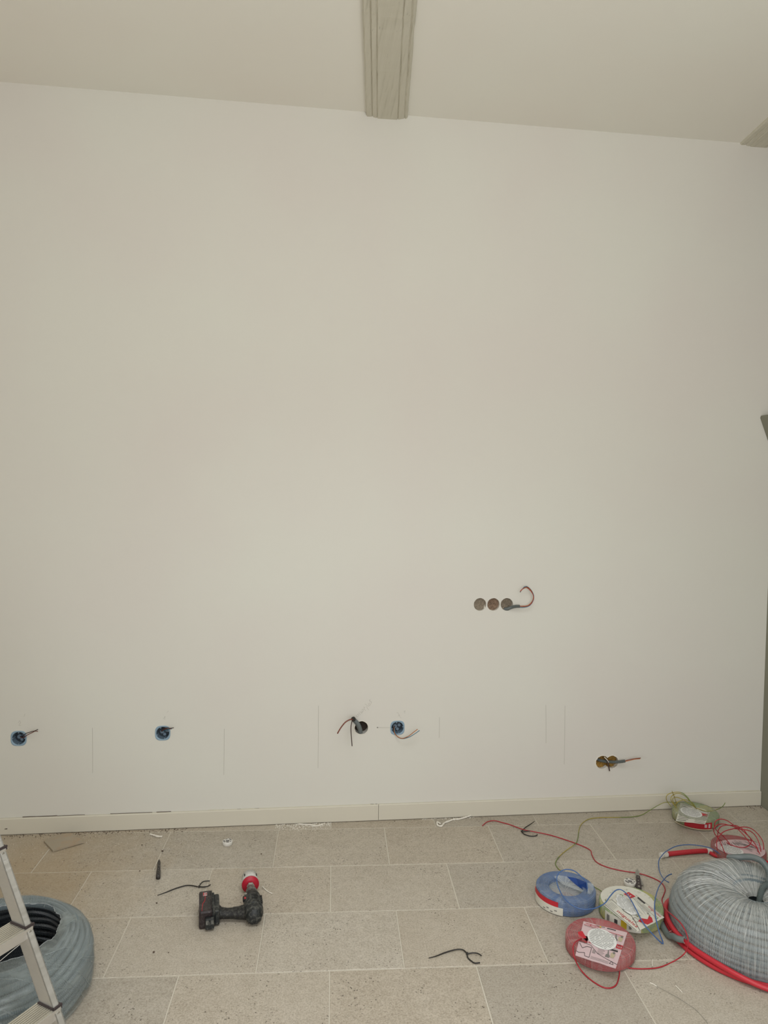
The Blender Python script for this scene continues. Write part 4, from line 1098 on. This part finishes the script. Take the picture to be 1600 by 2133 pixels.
# ================================================================== DRILL
DR = thing('cordless_drill', 'dusty black and green cordless drill with red hole saw lying on the tiles', 'drill', (-.168, -.855, 0), math.radians(7.6))
AZ = .0375   # axis height
def rot_body(name, prof, mat, parent=DR, seg=28, x=0, z=AZ, sx=1, sz=1, smooth=True, rib=None, label=None):
    V = []; F = []
    for i, (y, r) in enumerate(prof):
        for k_ in range(seg):
            a = 2*math.pi*k_/seg; rr_ = r*(1+(rib(i, a) if rib else 0)); V.append((x+rr_*sx*math.cos(a), y, z+rr_*sz*math.sin(a)))
    n = len(prof)
    for i in range(n-1):
        for k_ in range(seg):
            k2 = (k_+1) % seg; F.append((i*seg+k_, (i+1)*seg+k_, (i+1)*seg+k2, i*seg+k2))
    F.append(tuple(range(seg))); F.append(tuple((n-1)*seg+k_ for k_ in range(seg-1, -1, -1)))
    return obj(name, (V, F), mat, parent, smooth, label)
rot_body('motor_cap', [(0, .016), (.004, .025), (.012, .031), (.028, .0345), (.046, .036), (.050, .036)], 'drill', rib=lambda i, a: .04*math.cos(10*a) if 1 < i < 5 else 0)
rot_body('motor_housing', [(.048, .035), (.050, .0372), (.075, .0372), (.079, .0355), (.082, .0355), (.086, .0368), (.118, .0352), (.128, .033)], 'drill', rib=lambda i, a: .03 if abs(math.sin(3*a)) > .8 else 0)
rot_body('torque_collar', [(.127, .0315), (.130, .0335), (.145, .0315), (.158, .0285), (.160, .026)], 'drill2', rib=lambda i, a: .045*math.cos(16*a))
rot_body('chuck', [(.159, .0235), (.162, .0245), (.185, .0235), (.205, .0185), (.213, .0150), (.215, .010)], 'chuck', rib=lambda i, a: .03*math.cos(12*a) if i < 3 else 0)
rot_body('arbor', [(.213, .0075), (.221, .0075), (.222, .0125), (.229, .0125), (.230, .0165), (.234, .0165), (.2345, .0115), (.243, .0115)], 'steel', seg=6, smooth=False)
hs = rot_body('hole_saw', [(.2465, .0335), (.300, .0335), (.3005, .0318), (.262, .0315)], 'saw', seg=48)
rot_body('flange', [(.241, .010), (.2415, .0355), (.2468, .0355), (.247, .010)], 'sawred', hs, 48)
V = []; F = []
for k_ in range(30):
    a = 2*math.pi*k_/30; b0 = len(V)
    for (da, y) in ((0, .300), (.14, .300), (.05, .3045)): V.append((.033*math.cos(a+da), y, AZ+.033*math.sin(a+da)))
    F.append((b0, b0+1, b0+2))
obj('saw_teeth', (V, F), 'steel', hs, kind='stuff')
rot_body('pilot_bit', [(.247, .0035), (.31, .0035), (.316, .0008)], 'steel', hs, 10)
b = bmesh.new()
for a in (40, 130): box(b, (.0335*math.cos(math.radians(a)), .275, AZ+.0335*math.sin(math.radians(a))), (.006, .016, .003), None)
objs('saw_slot', b, 'black', hs)
# raised details on the housing
b = bmesh.new()
for i in range(5): box(b, (.008, .062+.011*i, AZ+.0362), (.026, .0045, .003), None, .001)
for i in range(4): box(b, (.031, .070+.013*i, AZ+.020), (.012, .006, .012), None, .002)
box(b, (-.030, .110, AZ+.018), (.018, .024, .016), None, .004)
objs('vent_rib', b, 'drill2', DR)
b = bmesh.new(); cyl(b, (-.026, .133, AZ+.019), (-.026, .133, AZ+.027), .006, seg=12); obj('bright_screw', b, 'steel', DR)
b = bmesh.new(); box(b, (-.030, .103, AZ+.0268), (.007, .012, .001), None); obj('red_switch', b, 'redline', DR)
# handle: lofted oval sections from body to battery
secs = [(-.022, .060, .030, .026, .026), (-.045, .066, .030, .024, .025), (-.060, .066, .026, .021, .024), (-.080, .070, .0235, .019, .0235), (-.100, .074, .0225, .019, .0235), (-.120, .078, .024, .020, .025), (-.136, .082, .034, .027, .032)]
V = []; F = []; seg = 22
for (x, y, ry, rz_, z) in secs:
    for k_ in range(seg):
        a = 2*math.pi*k_/seg; V.append((x, y+ry*math.cos(a), AZ-.0375+z+.004+rz_*math.sin(a)))
for i in range(len(secs)-1):
    for k_ in range(seg): k2 = (k_+1) % seg; F.append((i*seg+k_, i*seg+k2, (i+1)*seg+k2, (i+1)*seg+k_))
F.append(tuple(range(seg))); F.append(tuple((len(secs)-1)*seg+k_ for k_ in range(seg)))
obj('handle', (V, F), 'drill2', DR, True)
b = bmesh.new(); box(b, (-.062, .094, .030), (.034, .012, .014), None, .003); obj('trigger', b, 'drill', DR)
b = bmesh.new(); box(b, (-.088, .0935, .034), (.044, .004, .006), None, .001); obj('grey_strip', b, 'chuck', DR)
# battery foot and battery pack
_n0 = set(bpy.data.objects)
b = bmesh.new(); box(b, (-.163, .066, .036), (.022, .112, .060), None, .007); box(b, (-.176, .068, .036), (.010, .122, .066), None, .004)
obj('battery_foot', b, 'drill', DR)
b = bmesh.new(); box(b, (-.205, .072, .0375), (.052, .138, .072), None, .009); bt = obj('battery_pack', b, 'bat', DR)
b = bmesh.new()
for i in range(3): box(b, (-.181-.006*i, .070, .0755-.0008*i), (.002, .118, .003), None)
objs('battery_ridge', b, 'drill', bt)
b = bmesh.new(); box(b, (-.190, -.006, .030), (.034, .018, .044), None, .005); obj('battery_latch', b, 'drill', bt); lt = bpy.data.objects.new('x', None)
b = bmesh.new(); box(b, (-.199, -.0155, .038), (.010, .002, .016)); box(b, (-.181, -.0155, .038), (.010, .002, .016)); (bpy.data.objects.remove(lt), objs('latch_window', b, 'chuck', bt))
b = bmesh.new(); box(b, (-.207, .112, .0745), (.016, .022, .0012), None, .0004); obj('badge', b, 'badge', bt, label='small white and red badge')
b = bmesh.new(); box(b, (-.212, .112, .0755), (.004, .020, .0006)); box(b, (-.205, .112, .0755), (.0016, .012, .0006)); box(b, (-.201, .112, .0755), (.0016, .012, .0006)); box(b, (-.203, .112, .0755), (.004, .002, .0006)); obj('badge_print', b, 'redline', bt, kind='stuff')
V, F = tube_data([Vector(p) for p in ((-.206, .10, .0737), (-.208, .07, .0737), (-.216, .052, .0735), (-.219, .008, .0725))], .0013, 5); obj('red_stripe', (V, F), 'redline', bt)
V, F = tube_data([Vector(p) for p in ((-.2285, .136, .066), (-.2300, .10, .067), (-.2300, .05, .067), (-.2275, .006, .066))], .0010, 5); obj('edge_line', (V, F), 'badge', bt)

for o_ in [q for q in bpy.data.objects if q not in _n0]:
    if o_.type == 'MESH':
        for v in o_.data.vertices: v.co.x += .022; v.co.y = (v.co.y-.072)*1.06+.072+.032

# ================================================================== SMALL THINGS
def zip_tie(name, P, Q_, R_, head, label):
    h = fl(*head, .003); t = thing(name, label, 'cable tie', h, group='cut black cable ties on the floor')
    for i, q_ in enumerate((P, Q_, R_)):
        pts = catmull([fl(*p)-h for p in q_], 8); V, F = tube_data(pts, .0024, 6, rf=(lambda i_, n_=len(pts), k_=i: 1 if k_ else .55+.45*min(1, i_/(n_*.35))))
        obj('strap', (V, F), 'black', t, True)
    b = bmesh.new(); box(b, (0, 0, .002), (.008, .008, .007), None, .001); obj('head', b, 'black', t)
zip_tie('cable_tie', [(328, 1865, .002), (345, 1859, .002), (365, 1851, .003), (385, 1845, .004), (398, 1844.5, .005), (412, 1847, .005)], [(415, 1847, .005), (418, 1841, .007), (425, 1836, .01), (437, 1835, .01)], [(415, 1847, .005), (424, 1847.5, .005), (433, 1846, .007), (438.5, 1842.5, .01)], (415, 1847.5), 'cut black cable tie whose loop touches the drill battery')
zip_tie('cable_tie', [(893, 1995.5, .002), (907, 1992, .003), (925, 1985, .004), (945, 1979, .006), (958, 1977.5, .007), (966, 1979.5, .007), (973, 1986, .005)], [(973, 1987, .005), (985, 1985, .008), (995, 1986, .009), (1003, 1990.5, .008)], [(973, 1987, .005), (975, 1995, .004), (981, 2001, .004), (989, 2006, .004), (1000, 2005, .006)], (973, 1987), 'cut black cable tie lying alone in the bottom centre')
zip_tie('cable_tie', [(1114, 1710.5, .012), (1105, 1717, .008), (1094, 1724, .005), (1087, 1731.5, .003)], [(1087, 1733, .003), (1094, 1732, .006), (1104, 1731, .010)], [(1087, 1733, .003), (1093, 1738, .003), (1105, 1741.5, .003), (1116, 1741, .004), (1119.5, 1738.5, .005)], (1087, 1732.5), 'cut black cable tie crossed by the loose red wire near the wall')

# marker pen
a_ = fl(331.5, 1792, .009); b_ = fl(329.5, 1828, .010); t = thing('marker_pen', 'dark dusty marker pen lying beside a tile joint left of the drill', 'pen', (a_+b_)/2)
o_ = (a_+b_)/2; d = (b_-a_).normalized(); ln = (b_-a_).length
def alongcyl(nm, s0, s1, r0, r1, m_, par): b = bmesh.new(); cyl(b, a_+d*s0-o_, a_+d*s1-o_, r0, r1, 14); return obj(nm, b, m_, par, True)
MAT['pen'] = plain('dusty_pen', '24201e', .6, dust=.5, dustcol='a39b90', dscale=220)
alongcyl('barrel', .02, ln*.66, .0066, .0075, 'pen', t); alongcyl('tip_cone', 0, .022, .0038, .0062, 'pen', t); alongcyl('cap', ln*.64, ln, .0092, .0095, 'pen', t)
b = bmesh.new(); q = d.to_track_quat('Y', 'Z').to_matrix().to_4x4(); q.translation = a_+d*(ln*.80)-o_+Vector((0, 0, .0095)); box(b, (0, 0, 0), (.004, .04, .003), q); obj('clip', b, 'pen', t)

# tape rolls
def tape_roll(px, r, ri, h, label, marks=False):
    c = fl(*px, h); c.z = 0; t = thing('tape_roll', label, 'tape', c, group='white tape rolls on the floor')
    pf = [(ri, .0005), (ri, h-.0008), (ri+.001, h), (r-.001, h), (r, h-.001), (r, .001), (r-.001, .0003)]
    obj('tape', lathe(pf, 40), 'white', t, True)
    pf = [(ri-.0022, .0005), (ri-.0022, h-.001), (ri, h-.001)]
    obj('core', lathe(pf, 30), 'inkgrey', t, True)
    V = []; F = []; rnd_ = random.Random(int(px[0])); b0 = 0
    for (a0, a1) in ((10, 70), (95, 130), (160, 235), (255, 300), (320, 345)):
        for i in range(6):
            a = math.radians(a0+(a1-a0)*i/5)
            for rr_ in (ri+.0035, r-.0035): V.append((rr_*math.cos(a), rr_*math.sin(a), h+.0003))
        for i in range(5): F.append((b0+2*i, b0+2*i+1, b0+2*i+3, b0+2*i+2))
        b0 += 12
    obj('printed_marks', (V, F), 'inkgrey', t, kind='stuff')
    return t
tape_roll((474, 1751), .0235, .0095, .018, 'white tape roll alone near the baseboard above the drill')
tt = tape_roll((1312.5, 1835), .0255, .010, .018, 'white tape roll touching the folding knife among the spools')
wire('tape_end', [Vector((.024, -.004, .009)), Vector((.028, -.014, .009)), Vector((.030, -.022, .008))], .004, 'white', tt, 4, 6)

# folding knife
tip = fl(1328.3, 1809.5, .006); end = fl(1331.5, 1854, .010); o_ = (tip+end)/2; t = thing('folding_knife', 'open folding knife with grey blade and dark handle beside a tape roll', 'knife', o_)
d = (end-tip); Lk = d.length; d.normalize(); s_ = Vector((d.y, -d.x, 0)).normalized()   # s_: sideways
def kp(a, s, z): return tip+d*(a*Lk)+s_*s+Vector((0, 0, z))-o_
def flat(nm, outline, z0, z1, m_, bev=0):
    V = []; n = len(outline)
    for (a, s) in outline: V.append(kp(a, s, z0))
    for (a, s) in outline: V.append(kp(a, s, z1))
    F = [tuple(range(n)), tuple(range(2*n-1, n-1, -1))]+[(i, (i+1) % n, n+(i+1) % n, n+i) for i in range(n)]
    return obj(nm, (V, F), m_, t)
flat('blade', [(0, .001), (.12, .008), (.24, .011), (.42, .010), (.42, -.006), (.2, -.006), (.08, -.003)], -.001, .0012, 'steel')
hd = flat('handle', [(.40, .008), (.62, .010), (.80, .012), (.97, .011), (1, .006), (1, -.008), (.95, -.010), (.75, -.010), (.55, -.008), (.42, -.007)], -.006, .008, 'cap')
for a in (.5, .66, .78):
    b = bmesh.new(); cyl(b, kp(a, .001, .008), kp(a, .001, .0095), .0028, seg=10); obj('rivet', b, 'steel', hd)
b = bmesh.new(); vv = [b.verts.new(kp(a, s, .0085)) for a, s in ((.88, .004), (.95, .004), (.95, -.004), (.88, -.004))]; b.faces.new(vv); obj('belt_clip', b, 'steel', hd)
flat('side_clip', [(.44, -.008), (.62, -.017), (.74, -.020), (.75, -.011), (.55, -.009)], -.002, .001, 'steel')

# broken tile offcut by the baseboard
Q = [fl(91, 1751, .008), fl(110, 1771, .010), fl(175, 1752, .012), fl(149, 1735, .018), fl(132, 1736, .014)]
c_ = sum(Q, Vector())/5; c_.z = 0
top = [p-c_ for p in Q]; n = 5; V = [(p.x, p.y, p.z) for p in top]+[(p.x, p.y, max(.0006, p.z-.0085)) for p in top]
V += [tuple((sum(top, Vector())/5))]
F = [(i, (i+1) % n, 10) for i in range(n)]+[(i, n+i, n+(i+1) % n, (i+1) % n) for i in range(n)]+[tuple(range(2*n-1, n-1, -1))]
o = obj('tile_offcut', (V, F), 'tilebit'); o.location = c_; tag(o, 'broken beige tile offcut on the floor against the baseboard at left', 'tile piece')

# plaster strings and heaps by the skirting
def strand(name, pxs, r, label, mat='plaster', cat='debris', grp=None, jit=.35):
    P = catmull([fl(*p) for p in pxs], 8); c0 = P[0].copy(); c0.z = 0; rn = random.Random(len(pxs)*7+int(pxs[0][0]))
    ks = [rn.uniform(1-jit, 1+jit) for _ in P]; V, F = tube_data([p-c0 for p in P], r, 6, rf=lambda i: ks[i])
    o = obj(name, (V, F), mat, None, True); o.location = c0; return tag(o, label, cat, grp)
strand('plaster_string', [(918, 1716, .004), (911, 1712.5, .006), (912, 1719, .004), (920, 1720.5, .004), (926, 1714, .005), (935, 1710.5, .004), (944, 1707, .004), (956, 1706, .004), (966, 1703.5, .005), (975, 1700.5, .008), (981, 1698.5, .010)], .0042, 'white twisted plaster string by the baseboard at centre', grp='plaster crumbs and strings')
strand('plaster_string', [(620, 1716.5, .004), (632, 1717, .004), (645, 1717.5, .005), (655, 1720, .003), (663, 1719.5, .003), (672, 1717, .004)], .0035, 'flattened white plaster string at the baseboard left of centre', grp='plaster crumbs and strings')
strand('plaster_string', [(313, 1737.5, .004), (320, 1739.5, .005), (328, 1742, .005), (338, 1742.5, .004)], .0042, 'short pale plaster string near the wall above the marker pen', grp='plaster crumbs and strings')
strand('white_shaving', [(547, 1847, .004), (553, 1853, .003), (559, 1857.5, .002), (567, 1861.5, .003)], .0022, 'thin curved white shaving right of the drill chuck', jit=.15)
strand('white_sliver', [(1354, 2047, .002), (1361, 2050, .002), (1368, 2054.5, .002)], .0019, 'tiny white sliver left of the bottom pair', grp='white slivers bottom right', jit=.05)
strand('white_sliver', [(1407.5, 2053, .002), (1414, 2059.5, .002), (1421, 2067, .002)], .0018, 'tiny white sliver right of the bottom pair', grp='white slivers bottom right', jit=.05)
strand('white_sliver', [(1359, 1999, .002), (1358.6, 2006, .002), (1359.5, 2012, .002)], .0016, 'tiny upright white sliver beside the red wire loop', grp='white slivers bottom right', jit=.05)
strand('dark_thread', [(1367, 2054, .002), (1390, 2066, .002), (1412, 2078, .002), (1432, 2091, .002), (1447, 2101, .002), (1460, 2114, .002), (1473, 2130, .002), (1480, 2145, .002)], .0006, 'fine dark thread curving down to the bottom edge at right', 'pencil2', 'thread', jit=.1)
strand('clear_thread', [(1386, 1944, .012), (1396, 1940, .02), (1405, 1938.5, .03), (1415, 1938.5, .035)], .0008, 'fine white thread by the cut conduit end', 'white', 'thread', jit=.1)
# dust heaps (uncountable grit) along the skirting
def grit(name, label, x0, x1, y0, y1, n, smin, smax, mat, seed):
    rn = random.Random(seed); V = []; F = []
    for i in range(n):
        x = rn.uniform(x0, x1); y = -abs(rn.gauss(0, 1))*(y0-y1)*.5+y0; s = rn.uniform(smin, smax); b0 = len(V)
        a = rn.uniform(0, 3)
        for (dx, dy, dz) in ((1, 0, 0), (-.5, .8, 0), (-.5, -.8, 0), (0, 0, 1)):
            V.append((x+s*(dx*math.cos(a)-dy*math.sin(a)), y+s*(dx*math.sin(a)+dy*math.cos(a)), .0005+s*dz))
        F += [(b0, b0+1, b0+3), (b0+1, b0+2, b0+3), (b0+2, b0, b0+3), (b0, b0+2, b0+1)]
    o = obj(name, (V, F), mat); o['kind'] = 'stuff'; tag(o, label, 'dust'); return o
grit('plaster_dust', 'pale plaster dust spread along the baseboard left of centre', -.12, .16, -.014, -.07, 420, .0012, .004, 'plaster', 1)
grit('plaster_grit', 'pale plaster grit under the baseboard right of centre', .62, .90, -.013, -.03, 160, .001, .003, 'plaster', 2)
grit('brown_dust', 'brown dirt and grit along the left baseboard', -1.4, -.55, -.013, -.05, 300, .001, .0032, 'dirt', 3)
grit('beige_dust', 'beige grit scattered on the tiles at left near the wall', -1.35, -.45, -.03, -.25, 260, .0008, .0025, 'plaster', 4)
grit('corner_dust', 'dark crumbs in the right corner of the room', 2.40, 2.48, -.014, -.06, 36, .0012, .0035, 'dirt', 5)
# single crumbs
for i, (x, y, s, lab) in enumerate(((338.5, 1774, 1.15, 'brown crumb just above the marker pen'), (326.5, 1882, .9, 'brown crumb left of the drill battery'), (544.5, 1779.5, .8, 'dark crumb near the joint above the hole saw'),
        (291, 1815, .7, 'dark crumb on the joint left of the marker pen'), (296, 1761, .8, 'brown crumb upper left below the baseboard'), (320, 1984.5, 1.0, 'grey crumb on the tile in the lower left'), (351, 1985, .6, 'small dark crumb right of the grey crumb'), (822, 1711, .6, 'tiny dark crumb near the centre baseboard'))):
    b = bmesh.new(); bmesh.ops.create_icosphere(b, subdivisions=1, radius=.0045*s)
    rn = random.Random(i)
    for v in b.verts: v.co = Vector((v.co.x*rn.uniform(.8, 1.3), v.co.y*rn.uniform(.7, 1.1), v.co.z*.6+.0028*s))
    o = obj('crumb', b, 'dirt'); o.location = fl(x, y, 0); tag(o, lab, 'crumb', 'loose crumbs on the floor')
# small chip stuck on the skirting at far left
p = wl(12.5, 1726.5, -.0125); b = bmesh.new(); box(b, (0, 0, 0), (.012, .002, .003)); o = obj('dark_mark', b, 'dirt', bb); o.location = (p.x, -.0125, p.z); o.rotation_euler = (0, -.1, 0)
bpy.context.view_layer.update()
